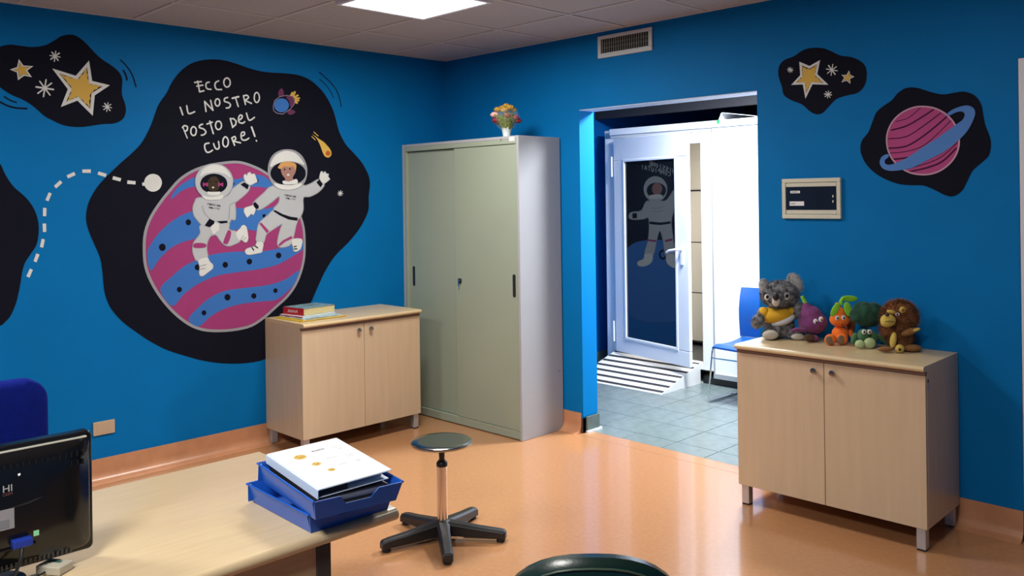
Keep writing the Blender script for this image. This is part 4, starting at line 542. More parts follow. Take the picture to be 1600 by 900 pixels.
('H','hall','astronaut_figure/belt',[('F','navy',5,0,[(1.211,1.327),(1.095,1.314),(0.985,1.324),(0.981,1.301),(1.095,1.289),(1.211,1.301)])]),
('H','hall','astronaut_figure/knee_band',[('S','magenta',5,0.018,[(1.235,1.148),(1.149,1.138)]),('S','magenta',5,0.021,[(1.039,1.135),(0.973,1.146)])]),
('H','hall','astronaut_figure/cuff',[('F','navy',5,0,[(1.393,1.408),(1.346,1.41),(1.344,1.362),(1.391,1.359)])]),
('H','hall','astronaut_figure/boot',[('P','white',5,0,[(1.266,1.017),(1.187,1.008),(1.195,0.936),(1.261,0.9),(1.332,0.903),(1.346,0.942),(1.281,0.972)]),('P','white',5,0,[(1.034,0.996),(0.953,0.999),(0.917,0.926),(0.911,0.873),(0.955,0.868),(1.028,0.917)])]),
('H','hall','astronaut_figure/chest_lettering',[('S','gray',6,0.007,[(1.192,1.456),(1.122,1.453),(1.056,1.465)]),('S','gray',6,0.006,[(1.181,1.424),(1.108,1.422),(1.057,1.434)])]),
('H','hall','planet/crater',[('C','navy',3,0.021,[(1.035,1.002),(1.038,0.987),(1.046,0.975),(1.058,0.967),(1.071,0.964),(1.085,0.968),(1.096,0.977),(1.103,0.99),(1.106,1.005),(1.103,1.02),(1.095,1.032),(1.083,1.04),(1.07,1.043),(1.057,1.039),(1.045,1.03),(1.038,1.017)])]),
('H','hall','letter@a0',[('S','suit',2,0.0078,[(0.929,1.783),(0.929,1.822),(0.941,1.803),(0.952,1.831),(0.952,1.791)])]),
('H','hall','letter@a1',[('S','suit',2,0.0078,[(0.977,1.839),(0.977,1.8)])]),
('H','hall','letter@a2',[('S','suit',2,0.0091,[(1.025,1.856),(1.004,1.843),(1.005,1.833),(1.023,1.832),(1.023,1.822),(1.003,1.808)])]),
('H','hall','letter@a3',[('S','suit',2,0.0078,[(1.061,1.868),(1.041,1.855),(1.041,1.845),(1.059,1.843),(1.059,1.834),(1.039,1.82)])]),
('H','hall','letter@a4',[('S','suit',2,0.0078,[(1.086,1.875),(1.087,1.836)])]),
('H','hall','letter@a5',[('S','suit',2,0.0078,[(1.122,1.886),(1.134,1.87),(1.123,1.847),(1.112,1.862),(1.122,1.886)])]),
('H','hall','letter@a6',[('S','suit',2,0.0078,[(1.148,1.853),(1.147,1.892),(1.17,1.861),(1.17,1.9)])]),
('H','hall','letter@a7',[('S','suit',2,0.0078,[(1.206,1.91),(1.183,1.902),(1.184,1.863),(1.206,1.871)]),('S','suit',2,0.0078,[(1.184,1.883),(1.202,1.889)])]),
('H','hall','letter@b0',[('S','suit',2,0.0078,[(1.001,1.803),(0.98,1.788),(0.981,1.769),(1.001,1.766)])]),
('H','hall','letter@b1',[('S','suit',2,0.0078,[(1.026,1.81),(1.037,1.795),(1.026,1.773),(1.015,1.788),(1.026,1.81)])]),
('H','hall','letter@b2',[('S','suit',2,0.0078,[(1.051,1.78),(1.051,1.816),(1.063,1.798),(1.073,1.823),(1.074,1.786)])]),
('H','hall','letter@b3',[('S','suit',2,0.0078,[(1.088,1.789),(1.087,1.826),(1.108,1.828),(1.108,1.815),(1.088,1.806)])]),
('H','hall','letter@b4',[('S','suit',2,0.0078,[(1.135,1.838),(1.135,1.801)])]),
('H','hall','letter@b5',[('S','suit',2,0.0078,[(1.16,1.843),(1.162,1.811),(1.18,1.816),(1.182,1.849)])]),
('H','hall','letter@b6',[('S','suit',2,0.0078,[(1.196,1.851),(1.218,1.857)]),('S','suit',2,0.0078,[(1.207,1.854),(1.208,1.817)])]),
('H','hall','letter@b7',[('S','suit',2,0.0078,[(1.232,1.822),(1.243,1.861),(1.255,1.828)]),('S','suit',2,0.0078,[(1.237,1.836),(1.25,1.839)])]),
('H','hall','letter@b8',[('S','suit',2,0.0078,[(1.279,1.868),(1.279,1.844)]),('S','suit',2,0.0091,[(1.279,1.833),(1.279,1.832)])]),
]

def smooth_closed(p, n=4):
    out = []; L = len(p)
    for i in range(L):
        a, b, c, d = p[(i-1) % L], p[i], p[(i+1) % L], p[(i+2) % L]
        for k in range(n):
            t = k/n
            out.append(tuple(0.5*((2*b[q]) + (-a[q]+c[q])*t + (2*a[q]-5*b[q]+4*c[q]-d[q])*t*t + (-a[q]+3*b[q]-3*c[q]+d[q])*t**3) for q in (0, 1)))
    return out
def smooth_open(p, n=4):
    if len(p) < 3: return list(p)
    q = [p[0]] + list(p) + [p[-1]]; out = []
    for i in range(1, len(q)-2):
        a, b, c, d = q[i-1], q[i], q[i+1], q[i+2]
        for k in range(n):
            t = k/n
            out.append(tuple(0.5*((2*b[e]) + (-a[e]+c[e])*t + (2*a[e]-5*b[e]+4*c[e]-d[e])*t*t + (-a[e]+3*b[e]-3*c[e]+d[e])*t**3) for e in (0, 1)))
    out.append(p[-1]); return out
def to3(wall, s, z, lay):
    h = 0.0006 + 0.0006*lay
    if wall == 'L': return (h, -s, z)
    if wall == 'R': return (s, -h, z)
    return (HX0 + h, s, z)
_cnt = [0]
def mural_shape(mb, wall, kind, lay, wd, q):
    _cnt[0] = (_cnt[0] + 1) % 14; lay = lay + 0.05*_cnt[0]
    if kind in 'PF':
        p = smooth_closed(q) if kind == 'P' else q
        V = [Vector((a, b, 0)) for a, b in p]
        tri = tessellate_polygon([V])
        o = [to3(wall, a, b, lay) for a, b in p]
        lo = [to3(wall, a, b, lay-0.9) for a, b in p]
        n = len(p)
        mb.add(o + lo, [tuple(t) for t in tri] + [(i, (i+1) % n, n+(i+1) % n, n+i) for i in range(n)])
    else:
        cl = kind == 'C'
        p = smooth_closed(q, 3) if (cl and len(q) > 11) else (list(q) if cl or len(q) < 3 else smooth_open(q))
        n = len(p); h = wd/2
        L_, R_ = [], []
        for i in range(n):
            pa = p[(i-1) % n] if (cl or i > 0) else p[i]; pb = p[(i+1) % n] if (cl or i < n-1) else p[i]
            c = p[i]
            def un(u, v):
                l = hypot(v[0]-u[0], v[1]-u[1]) or 1e-9
                return ((v[0]-u[0])/l, (v[1]-u[1])/l)
            d1 = un(pa, c) if pa != c else un(c, pb); d2 = un(c, pb) if pb != c else d1
            nx, ny = -(d1[1]+d2[1]), d1[0]+d2[0]; l = hypot(nx, ny) or 1e-9; nx /= l; ny /= l
            k = min(1/max(0.3, nx*-d1[1] + ny*d1[0]), 2.2)*h
            L_.append((c[0]+nx*k, c[1]+ny*k)); R_.append((c[0]-nx*k, c[1]-ny*k))
        vs = [to3(wall, *q_, lay) for q_ in L_] + [to3(wall, *q_, lay) for q_ in R_]
        fs = [(i, (i+1) % n, n+(i+1) % n, n+i) for i in range(n if cl else n-1)]
        if not cl and wd > 0.003:
            for c, o_, sg in ((p[0], p[1], 0), (p[-1], p[-2], 1)):
                a0 = atan2(c[1]-o_[1], c[0]-o_[0]); b0 = len(vs)
                vs += [to3(wall, c[0]+h*cos(a0+t), c[1]+h*sin(a0+t), lay) for t in (-pi/2, -pi/4, 0, pi/4, pi/2)]
                fs.append(tuple(range(b0, b0+5)))
        mb.add(vs, fs)
MI = {'starL': ('wall_mural', 'dark cloud mural with two outlined yellow stars at upper left of the left wall'),
      'cloudL': ('wall_mural', 'plain dark rounded mural shape cut off by the left edge of the photo'),
      'main': ('wall_mural', 'large dark cloud mural with two astronauts, striped planet and white handwritten words'),
      'dashes': ('wall_mural', 'curved trail of white dashes painted beside the large astronaut mural'),
      'starR': ('wall_mural', 'small dark cloud mural with stars above the cream electrical panel'),
      'planetR': ('wall_mural', 'dark cloud mural with pink banded planet and blue ring on the right wall'),
      'hall': ('wall_mural', 'astronaut mural on the hall side wall, seen mirrored in the glass door')}
mur_root = {}; figs = {}
def clean(p): return p.split('@')[0]
for wall, mur, path, items in MURALS:
    if mur not in mur_root:
        nm, lab = MI[mur]
        mur_root[mur] = thing(nm, (0, 0, 0), lab, 'mural')
    par = mur_root[mur]; parts = path.split('/')
    if len(parts) == 2:
        key = (mur, parts[0])
        if key not in figs:
            # first piece of the group carries the rest as sub-parts
            figs[key] = None
    # group items by material
    if len(parts) == 2 and figs[(mur, parts[0])] is None:
        e = bpy.data.objects.new(clean(parts[0]), None); COL.objects.link(e); e.parent = par; e.empty_display_size = 0.05
        figs[(mur, parts[0])] = e
    if len(parts) == 2: par2 = figs[(mur, parts[0])]
    else: par2 = par
    # distinct countable marks become separate meshes
    single = clean(parts[-1]) in ('crater', 'stripe', 'boot', 'glove', 'knee_band', 'cuff', 'eye', 'motion_line', 'fin', 'flame', 'highlight', 'hair_bow', 'band', 'boot_strap')
    mats = []
    for it in items:
        if it[1] not in mats: mats.append(it[1])
    if len(parts) == 1 and path == 'planet':
        mb = MB(); 
        for it in items: mural_shape(mb, wall, it[0], it[2], it[3], it[4])
        o = mb.build('planet', MM[items[0][1]], par); figs[(mur, 'planet')] = o
        continue
    if single:
        for it in items:
            mb = MB(); mural_shape(mb, wall, it[0], it[2], it[3], it[4]); mb.build(clean(parts[-1]), MM[it[1]], par2)
    else:
        for m_ in mats:
            mb = MB()
            for it in items:
                if it[1] == m_: mural_shape(mb, wall, it[0], it[2], it[3], it[4])
            nm = clean(parts[-1])
            if nm == 'star': nm = 'star_outline' if m_ == 'white' else 'star_fill'
            mb.build(nm, MM[m_], par2)

# ================================================================== FURNITURE
def sideboard(loc, rz, w, d, h, hb, label):
    """local: x along the front (0..w), y from front (0) to back (d)"""
    t = thing('sideboard', loc, label, 'cabinet', 'two-door maple sideboards', rz)
    th = 0.025; gap = 0.017
    zt = h - th
    body = MB()
    body.box(0, 0.02, 0.02, d, hb, zt); body.box(w-0.02, w, 0.02, d, hb, zt); body.box(0.02, w-0.02, 0.02, d, hb, hb+0.02); body.box(0.02, w-0.02, d-0.01, d, hb+0.02, zt)
    body.build('carcass', WOOD, t, bevel=0.001, seg=1)
    B(0.001, w-0.001, -0.0015, 0.03, zt-gap, zt).build('shadow_gap_strip', WOODD, t)  # brown strip paints in the shade of the gap under the top
    # top with a rounded front edge
    pr = []
    for i in range(9):
        a = -pi/2 + pi*i/8
        pr.append((-0.012 - 0.013*cos(a) , zt + th/2 + th/2*sin(a)))
    prof = [(d, zt), (-0.012, zt)] + pr[1:-1] + [(-0.012, h), (d, h)]
    MB().loft([[(x, yy, zz) for yy, zz in prof] for x in (0.0, w)]).build('top', WOODX, t, smooth=True)
    for k, (xa, xb) in enumerate(((0.001, w/2-0.0015), (w/2+0.0015, w-0.001))):
        dr = B(xa, xb, 0, 0.019, hb+0.001, zt-gap-0.002).build('door', WOOD, t, bevel=0.0012)
        kx = w/2 - 0.046 if k == 0 else w/2 + 0.046
        M = Matrix.Translation((kx, 0, h-0.083)) @ Euler((R(90), 0, 0)).to_matrix().to_4x4()
        kb = MB().lathe([(0.0001, 0), (0.007, 0), (0.007, 0.006), (0.0125, 0.010), (0.014, 0.017), (0.0125, 0.022), (0.004, 0.0235), (0.0001, 0.0235)], 20, M)
        kb.build('knob', mat('dark chrome', (0.30, 0.28, 0.27), 0.2, metal=1), dr, smooth=True)
        kb = MB().lathe([(0.010, 0), (0.010, 0.002), (0.0001, 0.002)], 16, Matrix.Translation((kx, 0, h-0.083)) @ Euler((R(90), 0, 0)).to_matrix().to_4x4())
    for x in (0.012, w-0.052):
        for y in (0.012, d-0.052):
            leg = B(x, x+0.04, y, y+0.04, 0.008, hb).build('leg', ALU, t, bevel=0.002)
            B(x+0.001, x+0.039, y+0.001, y+0.039, 0.0, 0.008).build('foot_pad', BLACKP, leg)
    return t
lc = sideboard((0.4474+0.02, -0.6338, 0), R(-90), 0.9055, 0.4474+0.01, 0.8163, 0.1013, 'maple two-door sideboard against the left wall with books on top')
# rz=-90: local x -> world -y ; local y -> world +x ; need front facing +x
lc.rotation_euler = (0, 0, R(90)); lc.location = (0.4554, -0.6338-0.9055, 0)
rc = sideboard((2.8284, -0.450, 0), R(1.0), 0.925, 0.428, 0.8163, 0.1013, 'maple two-door sideboard against the right wall carrying the plush toys')
B(0.9252, 0.9262, 0.015, 0.05, 0.71, 0.732).build('sticker', mat('grey sticker', (0.35, 0.35, 0.37), 0.5), rc)
MB().lathe([(0.0001, 0), (0.008, 0), (0.008, 0.0012), (0.0001, 0.0012)], 12, Matrix.Translation((0.925, 0.03, 0.748)) @ Euler((0, R(90), 0)).to_matrix().to_4x4()).build('screw_cap', BLACKP, rc)

# tall sliding-door cabinet: origin front right bottom corner
tw, td, th = 1.2193, 0.40, 1.9765
tc = thing('sliding_door_cabinet', (1.2172, -0.4073, 0), 'tall grey metal cabinet with two sliding doors in the corner', 'cabinet', None, R(0.7427))
b = MB(); b.box(-tw, -tw+0.02, 0.0, td, 0, th); b.box(-0.02, 0, 0.0, td, 0, th); b.box(-tw+0.02, -0.02, td-0.01, td, 0, th); b.box(-tw+0.02, -0.02, 0.05, td-0.01, 0.0, 0.02)
b.box(-tw+0.02, -0.02, 0.0, td-0.01, th-0.02, th)
b.build('carcass', GREYS, tc, bevel=0.003)
B(-tw+0.02, -0.02, 0.0, 0.03, th-0.052, th-0.02).build('top_rail', GREYM, tc, bevel=0.002)
B(-tw+0.02, -0.02, 0.003, 0.03, 0.006, 0.058).build('bottom_rail', GREYM, tc, bevel=0.002)
B(-tw+0.02, -tw+0.048, 0.0, 0.03, 0.058, th-0.052).build('stile', GREYM, tc, bevel=0.002)
B(-0.03, -0.02, 0.0, 0.03, 0.058, th-0.052).build('stile', GREYM, tc, bevel=0.002)
dl = B(-tw+0.050, -0.60, 0.022, 0.036, 0.060, th-0.056).build('sliding_door', GREYM, tc, bevel=0.003)
dr = B(-0.640, -0.033, 0.006, 0.019, 0.060, th-0.056).build('sliding_door', GREYM, tc, bevel=0.003)
B(-tw+0.03, -0.03, 0.03, 0.045, 0.05, th-0.04).build('track', BLACKP, tc)
def slot(x, z0, z1, yy, par):
    M = Matrix.Translation((x, yy, (z0+z1)/2)) @ Euler((R(90), 0, 0)).to_matrix().to_4x4()
    MB().prism(rrect(0.026, z1-z0, 0.012), 0, 0.002, M).build('finger_pull', BLACKP, par)
slot(-1.1245, 0.934, 1.080, 0.0225, dl); slot(-0.0435-0.017, 0.926, 1.076, 0.0062, dr)
lkk = MB().prism(rrect(0.030, 0.034, 0.009), 0, 0.008, Matrix.Translation((-0.592, 0.0062, 1.003)) @ Euler((R(90), 0, 0)).to_matrix().to_4x4()).build('lock', BLACKP, dr)
k_ = MB(); k_.lathe([(0.0001, 0), (0.007, 0), (0.007, 0.004), (0.0001, 0.004)], 14, Matrix.Translation((-0.592, -0.002, 1.005)) @ Euler((R(90), 0, 0)).to_matrix().to_4x4()); k_.box(-0.598, -0.586, -0.012, -0.010, 0.968, 0.990)
k_.build('key', CHROME, dr, smooth=True)
MB().lathe([(0.0001, 0), (0.009, 0), (0.009, 0.002), (0.0001, 0.002)], 14, Matrix.Translation((-0.160, 0.0, 1.955)) @ Euler((R(90), 0, 0)).to_matrix().to_4x4()).build('maker_badge', mat('grey badge', (0.2, 0.2, 0.2), 0.4), tc)
B(-0.083, -0.035, -0.001, 0.0, 1.942, 1.968).build('inventory_label', mat('white label', (0.7, 0.7, 0.68), 0.6), tc)
f = MB()
for i in range(2): f.lathe([(0.0001, 0), (0.004, 0), (0.004, 0.001), (0.0001, 0.001)], 10, Matrix.Translation((0, td-0.035, 0.40+0.0*i)) @ Euler((0, R(90), 0)).to_matrix().to_4x4())
f.build('side_rivet', BLACKP, tc)

# vent grille
vg = thing('air_vent', (1.562, 0, 2.468), 'white rectangular air vent grille high on the right wall near the ceiling', 'vent')
f = MB()
VW, VH = 0.435, 0.143
for q in ((0, VW, 0, 0.030), (0, VW, VH-0.022, VH), (0, 0.026, 0.030, VH-0.022), (VW-0.026, VW, 0.030, VH-0.022)): f.box(q[0], q[1], -0.014, 0, q[2], q[3])
f.build('frame', mat('off white vent paint', (0.50, 0.52, 0.52), 0.5), vg, bevel=0.003)
B(0.02, VW-0.02, -0.001, 0, 0.025, VH-0.018).build('duct_mouth', BLACKP, vg)
fm_ = None
for i in range(21):
    x = 0.034 + i*(VW-0.068)/20
    if not fm_:
        fm_ = B(-0.0022, 0.0022, -0.010, -0.002, 0.030, VH-0.022).build('fin', mat('vent fin', (0.20, 0.19, 0.16), 0.5), vg); fm_.location = (x, 0, 0); fm_.rotation_euler = (0, 0, 0.5)
    else: link_copy(fm_, (x, 0, 0), vg)
for z_ in (0.062, 0.09): B(0.026, VW-0.026, -0.006, -0.004, z_, z_+0.003).build('cross_bar', mat('vent fin', (0.2, 0.2, 0.2)), vg)

# electrical panel
ep = thing('electrical_panel', (2.857, 0, 1.441), 'cream framed electrical panel with dark glass flap on the right wall', 'electrical panel')
EW, EH = 0.330, 0.214
f = MB()
for q in ((0, EW, 0, 0.022), (0, EW, EH-0.022, EH), (0, 0.022, 0.022, EH-0.022), (EW-0.022, EW, 0.022, EH-0.022)): f.box(q[0], q[1], -0.018, 0, q[2], q[3])
f.build('frame', CREAM, ep, bevel=0.003)
B(0.024, EW-0.024, -0.015, -0.001, 0.024, 0.046).build('cover_strip', CREAM, ep, bevel=0.001)
B(0.024, EW-0.024, -0.015, -0.001, EH-0.044, EH-0.024).build('cover_strip', CREAM, ep, bevel=0.001)
B(0.0225, EW-0.0225, -0.012, -0.0005, 0.0225, EH-0.0225).build('inner_tray', BLACKP, ep)
B(0.024, EW-0.024, -0.016, -0.012, 0.047, EH-0.045).build('glass_flap', mat('smoked flap', (0.012, 0.012, 0.016), 0.06, coat=0.6), ep)
for (xa, xb, za, zb) in ((0.050, 0.105, 0.136, 0.149), (0.045, 0.128, 0.069, 0.092)):
    lb = B(xa, xb, -0.0168, -0.016, za, zb).build('paper_label', mat('white label', (0.7, 0.7, 0.68), 0.6), ep)
    g_ = MB()
    nn = 7 if za > 0.1 else 5
    for i in range(nn): g_.box(xa+0.006+i*0.0055, xa+0.010+i*0.0055, -0.0170, -0.0168, (za+zb)/2-0.0022, (za+zb)/2+0.0022)
    g_.build('printed_word', BLACKP, lb)
for z_ in (0.112, 0.085): B(EW-0.044, EW-0.038, -0.0166, -0.016, z_, z_+0.012).build('catch_mark', CREAM, ep)
for z_ in (0.03,): B(EW-0.04, EW-0.034, -0.0155, -0.015, z_, z_+0.005).build('screw_cap', mat('white label', (0.7,0.7,0.68), 0.6), ep)

# wall socket plate behind the monitor
sp = thing('wall_plate', (0, -2.59, 0.266), 'tan rectangular blank wall plate low on the left wall behind the monitor', 'wall plate')
MB().prism(rrect(0.115, 0.076, 0.004), 0, 0.009, Matrix.Translation((0, 0.0575, 0.038)) @ Euler((R(90), 0, R(90))).to_matrix().to_4x4()).build('plate', mat('tan plastic', (0.47, 0.33, 0.21), 0.45), sp, bevel=0.002)
B(0.0, 0.0095, 0.018, 0.097, 0.012, 0.064).build('blank_insert', mat('tan plastic', (0.4, 0.3, 0.2), 0.45), sp, bevel=0.001)

# ---------------------------------------------------------------- stool
st = thing('swivel_stool', (2.062, -1.757, 0), 'low round steel-topped swivel stool on a five-arm black base', 'stool')
MB().lathe([(0.0001, 0.437), (0.130, 0.437), (0.1395, 0.441), (0.142, 0.447), (0.1405, 0.4535), (0.133, 0.4575), (0.10, 0.4565), (0.0001, 0.4560)], 48).build('seat', STEEL, st, smooth=True)
MB().lathe([(0.0001, 0.425), (0.05, 0.425), (0.052, 0.437), (0.0001, 0.437)], 24).build('seat_mount', BLACKP, st, smooth=True)
MB().lathe([(0.0001, 0.345), (0.012, 0.345), (0.0135, 0.385), (0.016, 0.43), (0.0001, 0.43)], 20).build('gas_spring', BLACKP, st, smooth=True)
MB().lathe([(0.0001, 0.338), (0.025, 0.338), (0.026, 0.352), (0.022, 0.360), (0.015, 0.366), (0.0001, 0.366)], 24).build('collar', BLACKP, st, smooth=True)
MB().lathe([(0.0001, 0.05), (0.0245, 0.05), (0.0245, 0.340), (0.0001, 0.340)], 28).build('column', mat('polished column', (0.80, 0.72, 0.62), 0.16, metal=1), st, smooth=True)
MB().lathe([(0.0001, 0.028), (0.045, 0.028), (0.052, 0.05), (0.050, 0.075), (0.030, 0.092), (0.0001, 0.094)], 28).build('hub', BLACKP, st, smooth=True)
for k in range(5):
    a = R(-107 + 72*k)
    M = Matrix.Rotation(a, 4, 'Z')
    rings = []
    for x, hw, z0, z1 in ((0.02, 0.032, 0.026, 0.090), (0.08, 0.028, 0.024, 0.080), (0.18, 0.025, 0.020, 0.066), (0.262, 0.024, 0.018, 0.057), (0.288, 0.024, 0.014, 0.052), (0.296, 0.021, 0.014, 0.044)):
        rings.append([(x, -hw, z0), (x, hw, z0), (x, hw, z1-0.010), (x, hw*0.6, z1), (x, -hw*0.6, z1), (x, -hw, z1-0.010)])
    arm = MB().loft(rings, M=M).build('base_arm', BLACKP, st, bevel=0.002)
    MB().lathe([(0.0001, 0.0), (0.019, 0.0), (0.021, 0.003), (0.021, 0.012), (0.018, 0.016), (0.0001, 0.017)], 16, Matrix.Translation((0.272*cos(a), 0.272*sin(a), 0))).build('foot_cap', BLACKP, arm, smooth=True)
    B(0.10, 0.25, -0.017, 0.017, 0.014, 0.022).build('steel_rib', STEEL, arm).rotation_euler = (0, 0, a)

# ---------------------------------------------------------------- desk
DX0, DX1, DY1, DY0, DZ = 2.487, 3.268, -2.884, -4.484, 0.74
dk = thing('desk', ((DX0+DX1)/2, (DY0+DY1)/2, 0), 'large maple-topped desk with a rounded front edge under the monitor', 'desk')
ddx, ddy = (DX1-DX0)/2, (DY1-DY0)/2
r_ = 0.0165
def edgeprof(x0, x1, z0, z1):
    z_c = (z0+z1)/2; p = []
    for i in range(9): a = -pi/2 + pi*i/8; p.append((x1 - r_ + r_*cos(a), z_c + (z1-z0)/2*sin(a)))
    for i in range(9): a = pi/2 + pi*i/8; p.append((x0 + 0.006 + 0.006*cos(a), z_c + (z1-z0)/2*sin(a)))
    return p
pr = edgeprof(-ddx, ddx, DZ-0.033, DZ)
rings = [[(x, y, z) for x, z in pr] for y in (-ddy, ddy-0.0)]
MB().loft(rings).build('desktop', WOODT, dk, smooth=True)
B(-ddx+0.008, ddx-0.012, ddy, ddy+0.002, DZ-0.031, DZ-0.002).build('edge_band', WOODX, dk, bevel=0.001)
pn = MB(); pn.box(ddx-0.050, ddx-0.030, -ddy+0.25, ddy-0.235, 0.30, DZ-0.034)
pn.build('front_panel', mat('maple panel', (0.50, 0.34, 0.19), 0.4, noise=0.08, nscale=7, stretch=(9, 0.8, 9)), dk, bevel=0.001)
DARKM = mat('dark bronze steel', (0.07, 0.06, 0.055), 0.4, metal=0.3)
for sy in (-1, 1):
    lg = MB()
    lg.box(ddx-0.065, ddx-0.025, sy*(ddy-0.215)-0.02, sy*(ddy-0.215)+0.02, 0.03, DZ-0.034)
    lg.box(-ddx+0.05, -ddx+0.09, sy*(ddy-0.215)-0.02, sy*(ddy-0.215)+0.02, 0.03, DZ-0.034)
    lg.box(-ddx+0.03, ddx-0.02, sy*(ddy-0.215)-0.025, sy*(ddy-0.215)+0.025, 0.008, 0.035)
    lg.box(-ddx+0.05, ddx-0.03, sy*(ddy-0.215)-0.02, sy*(ddy-0.215)+0.02, DZ-0.060, DZ-0.034)
    l_ = lg.build('leg_frame', DARKM, dk, bevel=0.002)
    for x in (-ddx+0.06, ddx-0.06): MB().lathe([(0.0001, 0), (0.02, 0), (0.02, 0.009), (0.0001, 0.009)], 14, Matrix.Translation((x, sy*(ddy-0.215), 0))).build('levelling_foot', BLACKP, l_)

# ---------------------------------------------------------------- monitor (its back towards us)
mo = thing('computer_monitor', (2.994, -3.789, DZ), 'black flat computer monitor seen from behind at the left end of the desk', 'monitor')
M_ = Matrix.Translation((0, 0, 0.165)) @ Euler((R(90), 0, R(90))).to_matrix().to_4x4()   # local XY plane -> world YZ, normal +x
MW, MH = 0.450, 0.276
MB().prism(rrect(MW, MH, 0.012), -0.030, 0.004, M_).build('bezel', BLACKG, mo, bevel=0.004, smooth=True)
def rr3(w, h, r, z): return [(x, y, z) for x, y in rrect(w, h, r)]
MB().loft([rr3(MW-0.012, MH-0.016, 0.02, 0.004), rr3(MW-0.03, MH-0.03, 0.03, 0.016), rr3(MW-0.10, MH-0.09, 0.04, 0.026), rr3(MW-0.20, MH-0.14, 0.04, 0.030)], M=M_).build('rear_shell', BLACKG, mo, smooth=True)
B(-0.031, -0.0305, -MW/2+0.018, MW/2-0.018, 0.165-MH/2+0.022, 0.165+MH/2-0.018).build('screen', mat('dark screen', (0.01, 0.01, 0.012), 0.1), mo)
B(0.0, 0.0120, -MW/2+0.014, MW/2-0.014, 0.165+MH/2-0.0125, 0.165+MH/2-0.0095).build('trim_line', mat('trim with painted highlight', (0.62, 0.6, 0.5), 0.3), mo)  # pale line, the highlight along the top edge is put into its colour
# arched rib on the shell
pts = [(0.0295, 0.050, 0.172), (0.0285, 0.085, 0.175), (0.0262, 0.114, 0.182), (0.0235, 0.142, 0.196), (0.0205, 0.166, 0.214), (0.0178, 0.186, 0.234)]
MB().tube(pts, [0.0015, 0.003, 0.004, 0.004, 0.003, 0.0015], 6).build('shell_crease', mat('satin black', (0.02, 0.02, 0.02), 0.3), mo, smooth=True)
vn = MB()
for i in range(26):
    y = -0.06 + i*0.0092
    vn.box(0.0085, 0.0175, y, y+0.004, 0.165-MH/2+0.008, 0.165-MH/2+0.028)
vn.build('lower_vent', mat('vent rib', (0.035, 0.035, 0.035), 0.3), mo)
vn = MB()
for i in range(34):
    for j in range(2):
        y = -0.205 + i*0.0122
        vn.box(0.0135, 0.0262-j*0.0, y, y+0.0022, 0.165+MH/2-0.050-j*0.020, 0.165+MH/2-0.038-j*0.020)
vn.build('upper_vent', mat('dark vent rib', (0.012, 0.012, 0.012), 0.35), mo)
GREYT = mat('grey print', (0.45, 0.45, 0.45), 0.4)
TM = lambda y, z, x=0.0306: Matrix.Translation((x, y, z)) @ Euler((R(90), 0, R(90))).to_matrix().to_4x4()
text_mesh('HI', 0.021, GREYT, 'logo_lettering', mo, TM(0.044, 0.216))
text_mesh('COM', 0.0085, mat('dim red print', (0.18, 0.06, 0.05), 0.5), 'small_lettering', mo, TM(0.044, 0.204))
B(0.030, 0.0312, -0.02, 0.056, 0.128, 0.172).build('rating_sticker', mat('silver sticker', (0.42, 0.42, 0.44), 0.3, metal=0.4), mo)
B(0.0312, 0.0316, -0.02, 0.046, 0.131, 0.150).build('sticker_print', mat('sticker print', (0.2, 0.2, 0.22), 0.5), mo)
MB().lathe([(0.0001, 0), (0.004, 0), (0.0001, 0.003)], 10, TM(0.067, 0.240, 0.028)).build('screw', CHROME, mo)
B(0.026, 0.034, -0.06, 0.098, 0.082, 0.085).build('port_ledge', BLACKG, mo)
sp_ = B(0.030, 0.052, 0.048, 0.087, 0.086, 0.104).build('video_plug', mat('blue plug', (0.01, 0.035, 0.30), 0.4), mo, bevel=0.003)
B(0.022, 0.0305, 0.093, 0.104, 0.098, 0.110).build('port_tag', mat('green tag', (0.30, 0.75, 0.40), 0.5), mo)
MB().tube([(0.045, 0.067, 0.088), (0.055, 0.063, 0.07), (0.060, 0.052, 0.045), (0.056, 0.043, 0.02), (0.05, 0.036, 0.006), (0.03, 0.0, 0.0055), (-0.05, -0.06, 0.0055)], 0.0038, 8).build('video_cable', BLACKP, mo, smooth=True)
stn = MB(); stn.box(-0.005, 0.022, -0.03, 0.03, 0.006, 0.16); stn.build('stand_neck', BLACKG, mo, bevel=0.004)
MB().prism([(0.075*cos(2*pi*i/32), 0.085*sin(2*pi*i/32)) for i in range(32)], 0, 0.010).build('stand_base', BLACKP, mo, bevel=0.003)
# small beige adapter on the desk
ad = thing('adapter_box', (3.017, -3.647, DZ), 'small beige plastic adapter box with a cable on the desk under the monitor', 'adapter', None, R(0))
MB().box(-0.040, 0.022, -0.020, 0.024, 0.001, 0.021, Matrix.Rotation(R(33), 4, 'Z')).build('housing', mat('beige adapter', (0.50, 0.46, 0.36), 0.45), ad, bevel=0.003)
MB().box(-0.030, 0.004, 0.003, 0.013, 0.0210, 0.0214, Matrix.Rotation(R(33), 4, 'Z')).build('printed_strip', mat('teal print', (0.04, 0.12, 0.11), 0.5), ad)
MB().tube([(0.0, -0.025, 0.009), (0.004, -0.045, 0.006), (0.0, -0.08, 0.003), (-0.02, -0.14, 0.003), (-0.05, -0.2, 0.003)], 0.0022, 8).build('cable', BLACKP, ad, smooth=True)

